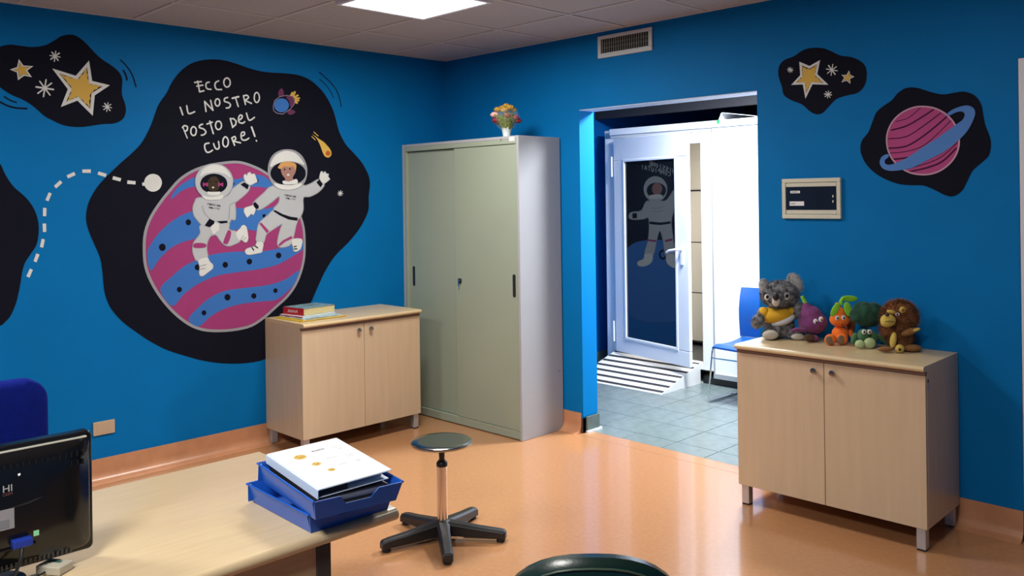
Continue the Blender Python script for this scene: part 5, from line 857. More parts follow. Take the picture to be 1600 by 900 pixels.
# ---------------------------------------------------------------- letter trays, folders, binder
TB = mat('blue plastic tray', (0.012, 0.105, 0.52), 0.3)
TBX = TB
def letter_tray(loc, rot, label):
    t = thing('letter_tray', loc, label, 'tray', 'blue letter trays', rot=rot)
    L, W, Hh = 0.318, 0.228, 0.050      # x (length), y (width)
    e = 0.012
    base = MB(); base.box(-L/2, L/2, -W/2, W/2, 0.0, 0.003); base.build('tray_floor', TB, t)
    def wall(a, b2, ha, hb2, out):      # flared wall between floor corners
        ox, oy = out
        pts_lo = [(a[0], a[1], 0), (b2[0], b2[1], 0)]
        pa = (a[0]+ox*e, a[1]+oy*e, ha); pb = (b2[0]+ox*e, b2[1]+oy*e, hb2)
        th_ = 0.0028
        v = [pts_lo[0], pts_lo[1], pb, pa] + [(q[0]-ox*th_, q[1]-oy*th_, q[2]) for q in (pts_lo[0], pts_lo[1], pb, pa)]
        return MB().add(v, [(0,1,2,3),(7,6,5,4),(0,4,5,1),(1,5,6,2),(2,6,7,3),(3,7,4,0)])
    wall((-L/2, -W/2), (L/2, -W/2), Hh, Hh, (0, -1)).build('side_wall', TB, t)
    wall((-L/2, W/2), (L/2, W/2), Hh, Hh, (0, 1)).build('side_wall', TB, t)
    wall((-L/2, -W/2-e*0), (-L/2, W/2), Hh, Hh, (-1, 0)).build('rear_wall', TB, t)
    # front wall with the scooped opening
    f_ = MB(); yy = [-W/2-0.011, -0.055, -0.035, 0.035, 0.055, W/2+0.011]; hh = [Hh, Hh, 0.026, 0.026, Hh, Hh]
    lo, hi = [], []
    for y, h2 in zip(yy, hh):
        y_lo = max(-W/2, min(W/2, y)); lo.append((L/2, y_lo, 0)); hi.append((L/2+e*h2/Hh, y, h2))
    for i in range(5):
        a_, b_, c_, d_ = lo[i], lo[i+1], hi[i+1], hi[i]
        f_.add([a_, b_, c_, d_] + [(q[0]-0.003, q[1], q[2]) for q in (a_, b_, c_, d_)], [(0,1,2,3),(7,6,5,4),(3,2,6,7),(0,4,5,1),(0,3,7,4),(1,5,6,2)])
    f_.build('front_wall', TB, t)
    rm = MB(); q_ = [(-L/2-e, -W/2-e, Hh), (L/2+e, -W/2-e, Hh)]
    rm.tube(q_, 0.003, 8); rm.tube([(-L/2-e, W/2+e, Hh), (L/2+e, W/2+e, Hh)], 0.003, 8); rm.tube([(-L/2-e, -W/2-e, Hh), (-L/2-e, W/2+e, Hh)], 0.003, 8)
    rm.build('rim', TB, t, smooth=True)
    cr_ = MB(); cr_.box(-L/2+0.004-e*0.5, -L/2+0.0055-e*0.5, -W/2-e-0.0015, -W/2, 0.004, Hh-0.002); cr_.build('corner_rib', TB, t)
    return t
letter_tray((3.088, -3.018, DZ+0.001), (0, 0, R(-1.5)), 'lower blue plastic letter tray standing on the maple desk')
letter_tray((3.140, -3.022, DZ+0.054), (R(-1.5), R(3.0), R(-5)), 'upper blue letter tray holding the black folder and white binder')
UT = Matrix.Translation((3.140, -3.022, DZ+0.054)) @ Euler((R(-1.5), R(3.0), R(-5))).to_matrix().to_4x4()
bf = MB(); bf.box(-0.145, 0.132, -0.100, 0.105, 0.014, 0.0155); bf.box(-0.145, 0.132, -0.100, 0.105, 0.036, 0.038); bf.box(-0.145, 0.132, -0.1015, -0.100, 0.014, 0.038)
o = bf.build('folder_cover', BLACKP, None)
fo = thing('black_folder', UT.translation, 'black ring folder lying inside the upper blue tray under the white binder', 'folder', rot=UT.to_euler())
o.parent = fo
B(-0.140, 0.120, -0.096, 0.100, 0.016, 0.034).build('page_block', mat('off white pages', (0.6, 0.6, 0.62), 0.7), fo)
def sheet(name, M, w, h, label, m=None, bend=0.0):
    n = 8; g_ = MB(); rings = []
    for i in range(n+1):
        x = -h/2 + h*i/n; z = bend*(i/n)**2
        rings.append([(x, -w/2, z), (x, w/2, z), (x, w/2, z+0.0008), (x, -w/2, z+0.0008)])
    g_.loft(rings, M=M)
    o = g_.build(name, m or mat('paper', (0.78, 0.79, 0.80), 0.7)); tag(o, label, 'paper'); return o
ps = B(-0.150, 0.150, -0.108, 0.106, 0.0035, 0.013).build('paper_stack', mat('paper', (0.78, 0.79, 0.80), 0.7)); ps.matrix_world = UT
tag(ps, 'stack of white sheets under the black folder in the upper blue tray', 'paper')
ps.rotation_euler = UT.to_euler(); ps.location = UT.translation
# binder
U = Vector((cos(-0.065), sin(-0.065), -0.083)).normalized(); Vv = Vector((-sin(-0.065), cos(-0.065), 0.015)).normalized(); N = U.cross(Vv).normalized(); Vv = N.cross(U)
BM = Matrix((U, Vv, N)).transposed().to_4x4(); BM.translation = Vector((3.128, -3.012, 0.868))
bd = thing('white_binder', BM.translation, 'white binder with a printed cover page lying on top of the blue trays', 'binder', rot=BM.to_euler())
b_ = MB(); b_.box(-0.150, 0.150, -0.107, 0.107, -0.003, -0.001); b_.box(-0.150, 0.145, -0.104, 0.100, -0.0255, -0.0235); b_.box(-0.150, 0.150, -0.1095, -0.107, -0.0255, -0.001)
b_.build('cover', mat('pale blue white board', (0.62, 0.72, 0.86), 0.4), bd, bevel=0.0008, seg=1)
B(-0.145, 0.115, -0.105, 0.095, -0.023, -0.0035).build('page_block', mat('off white pages', (0.6, 0.6, 0.62), 0.7), bd)
B(0.118, 0.140, -0.100, -0.02, -0.022, -0.005).build('ring_mechanism', BLACKP, bd)
pg = B(-0.149, 0.149, -0.105, 0.105, -0.0008, 0.0).build('cover_page', mat('paper', (0.78, 0.79, 0.80), 0.7), bd)
def pu(a, b): return (-0.149 + 0.298*b, -0.105 + 0.210*a)
GO = mat('gold print', (0.62, 0.38, 0.03), 0.6, noise=0.4, nscale=160); GP = mat('grey print light', (0.30, 0.30, 0.32), 0.6)
DP = mat('dark print', (0.02, 0.02, 0.03), 0.6)
for a_, b_2, r1, r2 in ((0.281, 0.253, 0.0165, 0.017), (0.341, 0.4865, 0.0120, 0.0125), (0.402, 0.686, 0.0095, 0.010)):
    x, y = pu(a_, b_2)
    im = MB().prism([(x+r1*cos(2*pi*i/24), y+r2*sin(2*pi*i/24)) for i in range(24)], 0.0, 0.0003).build('printed_face', GO, pg)
    g_ = MB()
    for sx_, sy_ in ((-0.3, -0.35), (-0.3, 0.35)): g_.box(x+sx_*r1-0.0012, x+sx_*r1+0.0012, y+sy_*r2-0.0016, y+sy_*r2+0.0016, 0.0003, 0.0005)
    g_.box(x+0.35*r1-0.0008, x+0.35*r1+0.0008, y-0.45*r2, y+0.45*r2, 0.0003, 0.0005)
    g_.build('printed_eyes', DP, pg)
for a_, b_2, r1 in ((0.841, 0.256, 0.0165), (0.828, 0.472, 0.0105), (0.826, 0.635, 0.0060)):
    x, y = pu(a_, b_2); g_ = MB()
    for i in range(20):
        if i % 5 == 4: continue
        a0, a1 = 2*pi*i/20, 2*pi*(i+0.9)/20
        g_.add([(x+r1*cos(a0), y+r1*sin(a0), 0.0003), (x+r1*cos(a1), y+r1*sin(a1), 0.0003), (x+(r1-0.0008)*cos(a1), y+(r1-0.0008)*sin(a1), 0.0003), (x+(r1-0.0008)*cos(a0), y+(r1-0.0008)*sin(a0), 0.0003)], [(0,1,2,3)])
    for sy_ in (-0.4, 0.4): g_.box(x-0.3*r1-0.0008, x-0.3*r1+0.0008, y+sy_*r1-0.0012, y+sy_*r1+0.0012, 0.0001, 0.0003)
    g_.box(x+0.3*r1, x+0.3*r1+0.0008, y-0.4*r1, y+0.4*r1, 0.0001, 0.0003)
    g_.build('printed_outline_face', GP, pg)
x, y = pu(0.577, 0.19)
text_mesh('FORTE', 0.0125, DP, 'printed_title', pg, Matrix.Translation((x, y, 0.0004)) @ Matrix.Rotation(R(-90+180+180), 4, 'Z'), 0.0001)
for a_, b_2, L_ in ((0.597, 0.433, 0.034), (0.621, 0.622, 0.024)):
    x, y = pu(a_, b_2); g_ = MB()
    n_ = int(L_/0.003)
    for i in range(n_): g_.box(x-0.0009, x+0.0009, y-L_/2+i*0.003, y-L_/2+i*0.003+0.0022, 0.0001, 0.0003)
    g_.build('printed_line', GP, pg)

# ---------------------------------------------------------------- navy office chair behind the desk
nc = thing('office_chair', (2.02, -3.622, 0), 'navy fabric office chair with tall rounded backrest behind the desk', 'chair')
NV = mat('navy fabric', (0.004, 0.012, 0.17), 0.95, noise=0.1, nscale=60, bump=0.3, bscale=350, spec=0.1)
bk = MB()
def cushion(w, h, t, r, M, nm, par, m, puff=0.012):
    R_ = []
    for sc, z in ((0.90, -t/2-puff*0.3), (0.985, -t/2+0.006), (1.0, -t/4), (1.0, t/4), (0.985, t/2-0.006), (0.90, t/2+puff*0.3), (0.5, t/2+puff)):
        R_.append([(x*sc if sc > 0.95 else (x - math.copysign(min(abs(x), (1-sc)*w*0.35), x)), (y*sc if sc > 0.95 else (y - math.copysign(min(abs(y), (1-sc)*h*0.35), y))), z) for x, y in rrect(w, h, r, 8)])
    return MB().loft(R_, M=M).build(nm, m, par, smooth=True)
Mb = Matrix.Translation((0.0, 0, 0.74)) @ Euler((R(90), 0, R(90))).to_matrix().to_4x4()
cushion(0.47, 0.54, 0.07, 0.075, Mb, 'backrest', nc, NV)
cushion(0.48, 0.46, 0.08, 0.08, Matrix.Translation((0.25, 0, 0.46)), 'seat', nc, NV)
MB().tube([(-0.02, 0, 0.55), (-0.07, 0, 0.48), (-0.05, 0, 0.40), (0.1, 0, 0.395)], 0.02, 10).build('back_support', BLACKP, nc, smooth=True)
MB().lathe([(0.0001, 0.10), (0.03, 0.10), (0.03, 0.28), (0.018, 0.28), (0.018, 0.40), (0.0001, 0.40)], 20, Matrix.Translation((0.22, 0, 0))).build('gas_spring', BLACKP, nc, smooth=True)
for k in range(5):
    a = R(20+72*k); M = Matrix.Translation((0.22, 0, 0)) @ Matrix.Rotation(a, 4, 'Z')
    ar = MB().loft([[(x, -hw, z0), (x, hw, z0), (x, hw, z1), (x, -hw, z1)] for x, hw, z0, z1 in ((0.0, 0.03, 0.08, 0.13), (0.27, 0.018, 0.065, 0.09))], M=M).build('base_arm', BLACKP, nc, bevel=0.003)
    MB().lathe([(0.0001, -0.02), (0.026, -0.02), (0.03, -0.012), (0.03, 0.012), (0.026, 0.02), (0.0001, 0.02)], 16, M @ Matrix.Translation((0.265, 0, 0.030)) @ Euler((R(90), 0, 0)).to_matrix().to_4x4()).build('caster', BLACKP, ar, smooth=True)

# ---------------------------------------------------------------- dark green chair at the bottom edge
gc = thing('vinyl_chair', (4.03, -2.97, 0), 'dark green vinyl chair whose rounded backrest top shows at the bottom edge', 'chair', None, R(43))
GV = mat('dark green vinyl', (0.006, 0.022, 0.017), 0.28, bump=0.1, bscale=200)
def ellback(w, h, z0, inset, y0, bow):
    out = []
    for i in range(40):
        a = 2*pi*i/40
        x = (w/2-inset)*math.copysign(abs(cos(a))**0.85, cos(a)); z = (h/2-inset)*math.copysign(abs(sin(a))**0.85, sin(a))
        out.append((x, y0 + bow*(x/(w/2))**2, z0 + z))
    return out
# local: x across, -y = side towards the viewer (rear of the chair), chair faces +y
MB().loft([ellback(0.41, 0.40, 0.658, 0.03, -0.030, 0.05), ellback(0.41, 0.40, 0.658, 0.012, -0.026, 0.05), ellback(0.41, 0.40, 0.658, 0.0, -0.012, 0.05), ellback(0.41, 0.40, 0.658, 0.002, 0.012, 0.05), ellback(0.41, 0.40, 0.658, 0.02, 0.026, 0.05)]).build('backrest', GV, gc, smooth=True)
pp = ellback(0.41, 0.40, 0.658, 0.016, -0.029, 0.05)
MB().tube(pp + [pp[0]], 0.0022, 6).build('piping', mat('green piping', (0.05, 0.09, 0.06), 0.3), gc, smooth=True)
cushion(0.45, 0.43, 0.06, 0.09, Matrix.Translation((0, 0.24, 0.44)), 'seat', gc, GV)
for sx_ in (-1, 1):
    MB().tube([(sx_*0.19, -0.01, 0.62), (sx_*0.20, -0.03, 0.44), (sx_*0.21, -0.06, 0.012)], 0.011, 10).build('leg', BLACKP, gc, smooth=True)
    MB().tube([(sx_*0.20, -0.03, 0.40), (sx_*0.20, 0.40, 0.40), (sx_*0.205, 0.43, 0.37), (sx_*0.21, 0.45, 0.012)], 0.011, 10).build('leg', BLACKP, gc, smooth=True)

# ---------------------------------------------------------------- blue chair in the hall
hc = thing('visitor_chair', (1.80, 1.46, 0), 'blue plastic chair on chrome sled legs in the hall against the white cabin', 'chair')
CB = mat('blue chair plastic', (0.006, 0.075, 0.30), 0.38)
def slab(rings_, m, nm): return MB().loft(rings_).build(nm, m, hc, smooth=True)
n_ = 10; top_, bot_ = [], []
prof = []
for i in range(n_+1):
    t_ = i/n_; y = -0.22 + 0.42*t_
    prof.append((y, 0.452 - 0.018*sin(pi*t_) - (0.020 if i == 0 else 0) + 0.004*t_))
ring = []
for x, dz in ((-0.215, -0.004), (-0.20, 0.004), (-0.1, 0.0), (0.0, -0.003), (0.1, 0.0), (0.20, 0.004), (0.215, -0.004)):
    ring.append([(x, y, z+dz) for y, z in prof] + [(x, y, z+dz-0.014) for y, z in reversed(prof)])
MB().loft(ring).build('seat', CB, hc, smooth=True)
ring = []
bp_ = [(0.195, 0.462), (0.185, 0.52), (0.175, 0.60), (0.172, 0.68), (0.185, 0.77), (0.205, 0.845)]
for x, dy in ((-0.215, -0.012), (-0.14, 0.008), (0.0, 0.018), (0.14, 0.008), (0.215, -0.012)):
    ring.append([(x*(1.0 - 0.03*k/5), y+dy, z) for k, (y, z) in enumerate(bp_)] + [(x*(1.0-0.03*(5-k)/5), y+dy+0.013, z) for k, (y, z) in enumerate(reversed(bp_))])
MB().loft(ring).build('backrest', CB, hc, smooth=True)
for sx_ in (-1, 1):
    x0 = sx_*0.205; x1 = sx_*0.262
    MB().tube([(x0, -0.17, 0.428), (x0+sx_*0.006, -0.20, 0.42), (x0+sx_*0.012, -0.212, 0.40), (x1, -0.205, 0.03), (x1, -0.198, 0.014), (x1, -0.18, 0.0095), (x1, 0.235, 0.0095), (x1, 0.25, 0.014), (x1, 0.255, 0.03), (x0+sx_*0.008, 0.20, 0.40), (x0, 0.19, 0.46), (x0*0.98, 0.20, 0.60)], 0.0065, 8).build('leg', CHROME, hc, smooth=True)
MB().tube([(-0.222, -0.208, 0.345), (0.222, -0.208, 0.345)], 0.0055, 8).build('cross_bar', CHROME, hc, smooth=True)
MB().tube([(-0.222, 0.21, 0.345), (0.222, 0.21, 0.345)], 0.0055, 8).build('cross_bar', CHROME, hc, smooth=True)
for sx_ in (-1, 1):
    MB().box(sx_*0.262-0.010, sx_*0.262+0.010, 0.10, 0.13, 0.002, 0.024).build('glide', mat('clear glide', (0.5, 0.5, 0.5), 0.3), hc, bevel=0.003)

# ---------------------------------------------------------------- books on the left sideboard
ZT = 0.8163
def book(cx, cy, z, L, W, T, rz, cover, spinecol, pagecol, label, spine='-y', nm='book', words=None):
    # local x = across (width), y = length. spine on local -x side
    t = thing(nm, (cx, cy, z), label, 'book', 'books on the left sideboard', rz)
    c = MB(); e = min(0.002, T*0.2)
    c.box(-W/2, W/2, -L/2, L/2, 0, e); c.box(-W/2, W/2, -L/2, L/2, T-e, T)
    c.build('cover', cover, t)
    B(-W/2-0.0006, -W/2+0.002, -L/2, L/2, 0, T).build('spine', spinecol, t)
    B(-W/2+0.002, W/2-0.003, -L/2+0.003, L/2-0.003, e, T-e).build('page_block', pagecol, t)
    return t
PG = mat('yellowed pages', (0.62, 0.50, 0.24), 0.8, noise=0.2, nscale=300, stretch=(0.1, 0.1, 4)); PW = mat('white pages', (0.70, 0.74, 0.74), 0.8)
YC = mat('yellow cover', (0.62, 0.50, 0.03), 0.4, noise=0.1, nscale=12); RC = mat('red cover', (0.42, 0.012, 0.015), 0.35); PK = mat('dull pink cover', (0.40, 0.13, 0.12), 0.5, noise=0.3, nscale=20)
TC = mat('teal print cover', (0.30, 0.45, 0.48), 0.4, noise=0.6, nscale=18); PC = mat('colourful printed cover', (0.40, 0.36, 0.25), 0.35, noise=0.7, nscale=26, col2=(0.25, 0.5, 0.6)); OR = mat('orange yellow cover', (0.70, 0.42, 0.06), 0.4, noise=0.1, nscale=9)
rz_ = R(6)
# spine faces -y world: rotate so local -x -> world -y
def bk_(cx, cy, z, L, W, T, cover, spc, pgc, label, dr=0): return book(cx, cy, z, L, W, T, R(90)+dr, cover, spc, pgc, label)
bk_(0.225, -1.335, ZT+0.0005, 0.31, 0.335, 0.006, OR, YC, YC, 'thin yellow book at the bottom of the stack on the left sideboard', R(2))
bk_(0.215, -1.335, ZT+0.0070, 0.27, 0.30, 0.007, TC, YC, PW, 'thin white and teal picture book second from the bottom of the stack', R(5))
bk_(0.185, -1.335, ZT+0.0145, 0.235, 0.265, 0.010, PW, PK, PW, 'thin book with dull pink spine directly under the thick red book', R(7))
rb = bk_(0.178, -1.320, ZT+0.0250, 0.205, 0.255, 0.047, PC, RC, PG, 'thick red-spined book with printed lettering on top of the stack', R(8))
g_ = MB()
for i in range(8):
    y = 0.055 - i*0.0125
    hgt = 0.015
    g_.box(-0.1288, -0.1282, y-0.008, y-0.0052, 0.016, 0.016+hgt); g_.box(-0.1288, -0.1282, y-0.0052, y, 0.016+hgt-0.003 if i % 2 else 0.016, 0.016+hgt if i % 2 else 0.019)
g_.build('spine_lettering', mat('white print', (0.75, 0.74, 0.72), 0.6), rb)

# ---------------------------------------------------------------- bouquet on the tall cabinet
bq = thing('flower_pot', (1.045, -0.345, th), 'small white pot of red, pink and yellow flowers on the grey metal cabinet', 'flower pot')
MB().lathe([(0.0001, 0), (0.024, 0), (0.027, 0.02), (0.034, 0.058), (0.036, 0.060), (0.034, 0.062), (0.030, 0.056), (0.0001, 0.055)], 24).build('pot', mat('white pot', (0.62, 0.68, 0.66), 0.4), bq, smooth=True)
rf = random.Random(5)
rv = lambda: Vector((rf.uniform(-1, 1), rf.uniform(-1, 1), rf.uniform(-1, 1)))
# bouquet leans along the viewing direction only: right = (0.71,0.70), up = z
RT = Vector((cos(YAW), sin(YAW), 0)); FWv = Vector((-sin(YAW), cos(YAW), 0))
kk = 6.2/1336/9
def bp3(cx, cy, dep=0): return RT*((cx-450)*kk) + FWv*dep + Vector((0, 0, (525-cy)*kk))
lv = MB()
for i in range(420):
    u = rf.uniform(0, 2*pi); zz = rf.uniform(0.045, 0.135); rr_ = 0.030 + (zz-0.04)*0.55
    c = Vector((rr_*cos(u)*rf.uniform(0.3, 1.05), rr_*sin(u)*rf.uniform(0.3, 1.05), zz)); d = Vector((cos(u)*0.5, sin(u)*0.5, 0.8)).normalized(); s_ = d.cross(Vector((0, 0, 1))).normalized()
    L_ = rf.uniform(0.018, 0.035); wv = 0.008
    lv.add([c, c+d*L_*0.5+s_*wv, c+d*L_, c+d*L_*0.5-s_*wv], [(0, 1, 2, 3)])
lv.build('foliage', mat('olive green leaves', (0.16, 0.20, 0.015), 0.6, noise=0.4, nscale=60), bq, kind='stuff')
def blossom(c, r, m, nm='flower'):
    g_ = MB()
    for ring_, (cnt, tilt, rad) in enumerate(((3, 0.25, 0.45), (5, 0.6, 0.75), (7, 1.0, 1.0))):
        for k in range(cnt):
            a = 2*pi*k/cnt + ring_*0.5 + rf.uniform(-.2, .2)
            M = Matrix.Translation(c) @ Matrix.Rotation(a, 4, 'Z') @ Matrix.Rotation(tilt, 4, 'Y')
            g_.ell((0, 0, r*0.42), (r*0.30*rad+0.001, r*0.42*rad+0.001, r*0.55), None, 8, 6, M)
    return g_.build(nm, m, bq, smooth=True)
RED = mat('deep red petals', (0.22, 0.004, 0.016), 0.6, noise=0.3, nscale=90); PNK = mat('pale pink petals', (0.72, 0.36, 0.30), 0.6, noise=0.2, nscale=90); MGP = mat('magenta petals', (0.36, 0.03, 0.09), 0.6); YEL = mat('yellow petals', (0.42, 0.23, 0.02), 0.6, noise=0.3, nscale=90)
for cx, cy, dep, r, m in ((315, 315, -0.01, 0.024, RED), (470, 265, -0.045, 0.026, RED), (598, 325, -0.01, 0.024, RED), (560, 285, -0.035, 0.024, MGP), (300, 250, -0.02, 0.026, PNK), (340, 180, -0.01, 0.024, YEL), (430, 195, -0.035, 0.026, YEL), (500, 160, -0.01, 0.026, YEL), (400, 150, 0.015, 0.022, YEL), (540, 180, 0.01, 0.022, YEL), (450, 130, 0.0, 0.022, YEL), (330, 330, 0.045, 0.024, RED), (560, 300, 0.05, 0.024, PNK), (440, 260, 0.06, 0.024, RED)):
    blossom(bp3(cx, cy+14, dep), r*1.35, m)
wrm, nt, b_ = nmat('cellophane'); b_.inputs['Base Color'].default_value = (0.55, 0.65, 0.5, 1); b_.inputs['Alpha'].default_value = 0.10; b_.inputs['Roughness'].default_value = 0.15
rg = []
for z_, r in ((0.050, 0.036), (0.075, 0.062), (0.11, 0.086), (0.145, 0.088), (0.172, 0.074), (0.184, 0.060)):
    rg.append([((r + 0.005*sin(7*a_) )*cos(a_), (r + 0.005*sin(7*a_))*sin(a_), z_+0.006*sin(5*a_)*(z_ > 0.12)) for a_ in [2*pi*i/42 for i in range(42)]])
MB().loft(rg, True, False).build('cellophane_wrap', wrm, bq, smooth=True)

# ================================================================== PLUSH TOYS
def fuzz(name, ells, n, L, m, par, wdt=0.0012, seed=1, droop=0.3, T=None):
    r_ = random.Random(seed); g_ = MB()
    area_ = [e[1][0]*e[1][1]+e[1][1]*e[1][2]+e[1][0]*e[1][2] for e in ells]; tot = sum(area_)
    vs, fs = [], []
    for e, ar_ in zip(ells, area_):
        c, rad = Vector(e[0]), Vector(e[1]); E_ = Euler(e[2]).to_matrix() if len(e) > 2 and e[2] else Matrix.Identity(3)
        for _ in range(int(n*ar_/tot)):
            u = Vector((r_.gauss(0, 1), r_.gauss(0, 1), r_.gauss(0, 1))).normalized()
            p = E_ @ Vector((u.x*rad.x, u.y*rad.y, u.z*rad.z)) + c
            nn_ = (E_ @ Vector((u.x/rad.x, u.y/rad.y, u.z/rad.z))).normalized()
            d = (nn_ + Vector((r_.uniform(-.5, .5), r_.uniform(-.5, .5), r_.uniform(-.5, .5) - droop))).normalized()
            s_ = d.cross(nn_ + Vector((0.01, 0.3, 0.2))).normalized()*wdt
            ll = L*r_.uniform(0.6, 1.2); p = p - nn_*0.002
            if p.z < 0.002: continue
            if T is not None and (T @ (p + d*ll)).y > -0.002: continue
            tip = p + d*ll
            if tip.z < 0.001: tip.z = 0.001
            b0 = len(vs); vs += [p - s_, p + s_, tip]; fs.append((b0, b0+1, b0+2))
    return MB().add(vs, fs).build(name, m, par, kind='stuff')
EYEW = mat('plush eye white', (0.72, 0.70, 0.68), 0.4); EYEB = mat('plush eye black', (0.006, 0.006, 0.006), 0.2)
RY = YAW
TOPZ = 0.8168
def toy(px_x, y, name, label, cat='plush toy'):
    return thing(name, (px_x, y, TOPZ), label, cat, 'plush toys on the right sideboard', RY)
# ---- koala
K = 4.52/1336/7.2
def kp(cx, cy, dep=0, z0=800): return ((cx-375)*K, dep, max(0.0, (z0-cy)*K))
def kr(*a): return tuple(v*K for v in a)
ko = toy(2.920, -0.165, 'plush_koala', 'large grey plush koala in a yellow shirt, leftmost on the right sideboard')
GF = mat('grey koala plush', (0.085, 0.085, 0.09), 0.95, noise=0.8, nscale=42, sheen=0.3, col2=(0.33, 0.33, 0.34)); LG = mat('pale grey plush', (0.50, 0.49, 0.47), 0.95, noise=0.15, nscale=40, sheen=0.3); CRM = mat('cream plush', (0.55, 0.50, 0.42), 0.95, noise=0.08, nscale=30, sheen=0.3)
YS = mat('yellow cotton shirt', (0.62, 0.34, 0.01), 0.85, noise=0.12, nscale=9, bump=0.6, bscale=18)
BW = mat('white cotton', (0.6, 0.6, 0.62), 0.85)
def E3(cx, cy, dep, rx, rz, ry, rot=None, k=kp, rr=kr): return (k(cx, cy, dep), rr(rx, ry, rz), rot)
def elms(lst, nu=22, nv=14):
    g_ = MB()
    for e in lst: g_.ell(e[0], e[1], e[2] if len(e) > 2 else None, nu, nv)
    return g_
def lim(lst):
    # keep every ellipsoid above the support
    out = []
    for e in lst:
        c, r_, ro = e; zz = max(c[2], min(r_[2], r_[2]) + 0.0008) if not ro else max(c[2], r_[2]*0.95)
        out.append(((c[0], c[1], zz), r_, ro))
    return out
body = lim([E3(370, 650, 0.015, 165, 150, 145), E3(250, 735, -0.035, 95, 62, 80), E3(520, 755, -0.035, 110, 48, 70)])
head = lim([E3(370, 310, 0.0, 212, 152, 165), E3(300, 350, -0.045, 110, 95, 80)])
armL = lim([E3(160, 530, -0.01, 60, 80, 60, (0, 0.6, 0)), E3(105, 600, -0.025, 68, 88, 62, (0, 0.5, 0))])
armR = lim([E3(520, 520, -0.02, 70, 60, 60), E3(575, 480, -0.035, 82, 88, 62)])
elms(body).build('body', GF, ko, remesh=0.006); elms(head).build('head', GF, ko, remesh=0.006)
elms(armL).build('arm', GF, ko, remesh=0.006); elms(armR).build('arm', GF, ko, remesh=0.006)
elms(lim([E3(335, 540, 0.004, 188, 103, 165, (0, -0.05, 0))])).build('shirt', YS, ko, smooth=True)
elms(lim([E3(180, 505, -0.012, 60, 60, 68, (0, 0.5, 0)), E3(485, 500, -0.012, 70, 58, 70)])).build('sleeve', YS, ko, smooth=True)
elms(lim([E3(390, 590, 0.000, 160, 62, 160, (0, -0.35, 0))])).build('shirt_stripe', BW, ko, smooth=True)
eL = lim([E3(200, 215, 0.0, 62, 88, 30, (0, -0.3, 0))]); eR = lim([E3(530, 178, 0.0, 82, 112, 32, (0, -0.4, 0))])
elms(eL).build('ear', GF, ko, smooth=True); elms(eR).build('ear', GF, ko, smooth=True)
eLi = lim([E3(185, 235, -0.012, 45, 80, 16, (0, -0.3, 0))]); eRi = lim([E3(545, 180, -0.013, 62, 102, 22, (0, -0.45, 0))])
elms(eLi).build('ear_lining', LG, ko, smooth=True); elms(eRi).build('ear_lining', LG, ko, smooth=True)
elms([E3(275, 365, -0.086, 44, 58, 26)]).build('muzzle', CRM, ko, smooth=True)
elms([E3(268, 312, -0.098, 34, 42, 24)]).build('nose', mat('dark plush nose', (0.02, 0.012, 0.01), 0.5), ko, smooth=True)
for cx, cy, dep, s in ((402, 315, -0.072, 1.0), (192, 325, -0.062, 0.85)):
    w_ = elms([E3(cx, cy, dep, 36*s, 40*s, 14)]).build('eye', EYEW, ko, smooth=True)
    elms([E3(cx, cy-6, dep-0.0055, 20*s, 24*s, 10)]).build('pupil', EYEB, w_, smooth=True)
for cx, cy, rx, rz in ((220, 738, 88, 52), (530, 766, 84, 36)):
    elms(lim([E3(cx, cy, -0.068, rx, rz, 30)])).build('foot_sole', CRM, ko, smooth=True)
KT = Matrix.Translation((2.920, -0.165, TOPZ)) @ Matrix.Rotation(RY, 4, 'Z')
fuzz('fur', head, 6500, 0.013, GF, ko, seed=2, T=KT); fuzz('fur', body+armL+armR, 5500, 0.012, GF, ko, seed=3, T=KT); fuzz('ear_fur', eLi+eRi, 1800, 0.014, LG, ko, seed=4, T=KT)
# ---- fig
K2 = 4.42/1336/9.47
kp2 = lambda bx, by: (lambda cx, cy, dep=0: ((cx-bx)*K2, dep, max(0.0, (by-cy)*K2)))
kr2 = lambda *a: tuple(v*K2 for v in a)
def E4(k): return lambda cx, cy, dep, rx, rz, ry, rot=None: (k(cx, cy, dep), kr2(rx, ry, rz), rot)
fg = toy(3.082, -0.130, 'plush_fig', 'purple plush fig with green stem beside the koala'); EE = E4(kp2(345, 748))
PU = mat('purple plush', (0.16, 0.028, 0.13), 0.9, noise=0.18, nscale=40, sheen=0.6); GN = mat('lime green plush', (0.22, 0.55, 0.02), 0.9, sheen=0.5, noise=0.1, nscale=40)
fb = lim([EE(345, 480, 0, 214, 175, 190), EE(320, 380, 0, 165, 150, 150), EE(275, 290, 0, 85, 110, 80, (0, -0.45, 0)), EE(250, 225, 0, 42, 70, 42, (0, -0.4, 0))])
elms(fb).build('body', PU, fg, remesh=0.005)
MB().tube([((245-345)*K2, 0, (748-200)*K2), ((215-345)*K2, 0, (748-140)*K2), ((192-345)*K2, 0, (748-92)*K2)], [0.011, 0.0095, 0.0085], 12).build('stem', GN, fg, smooth=True)
elms(lim([EE(265, 690, -0.035, 80, 56, 90)])).build('foot', mat('brown felt', (0.09, 0.045, 0.02), 0.9), fg, smooth=True)
elms(lim([EE(335, 695, -0.03, 62, 50, 90)])).build('foot', PU, fg, smooth=True)
for cx, cy in ((330, 443), (410, 410)):
    w_ = elms([EE(cx, cy, -0.0605, 34, 42, 16, (0, 0.25, 0))]).build('eye', EYEW, fg, smooth=True)
    elms([EE(cx+8, cy+8, -0.0655, 12, 16, 9)]).build('pupil', EYEB, w_, smooth=True)
MB().tube([((380-345)*K2, -0.068, (748-505)*K2), ((405-345)*K2, -0.0685, (748-518)*K2), ((430-345)*K2, -0.067, (748-505)*K2)], 0.0016, 6).build('mouth', mat('dark purple thread', (0.05, 0.0, 0.04), 0.8), fg, smooth=True)
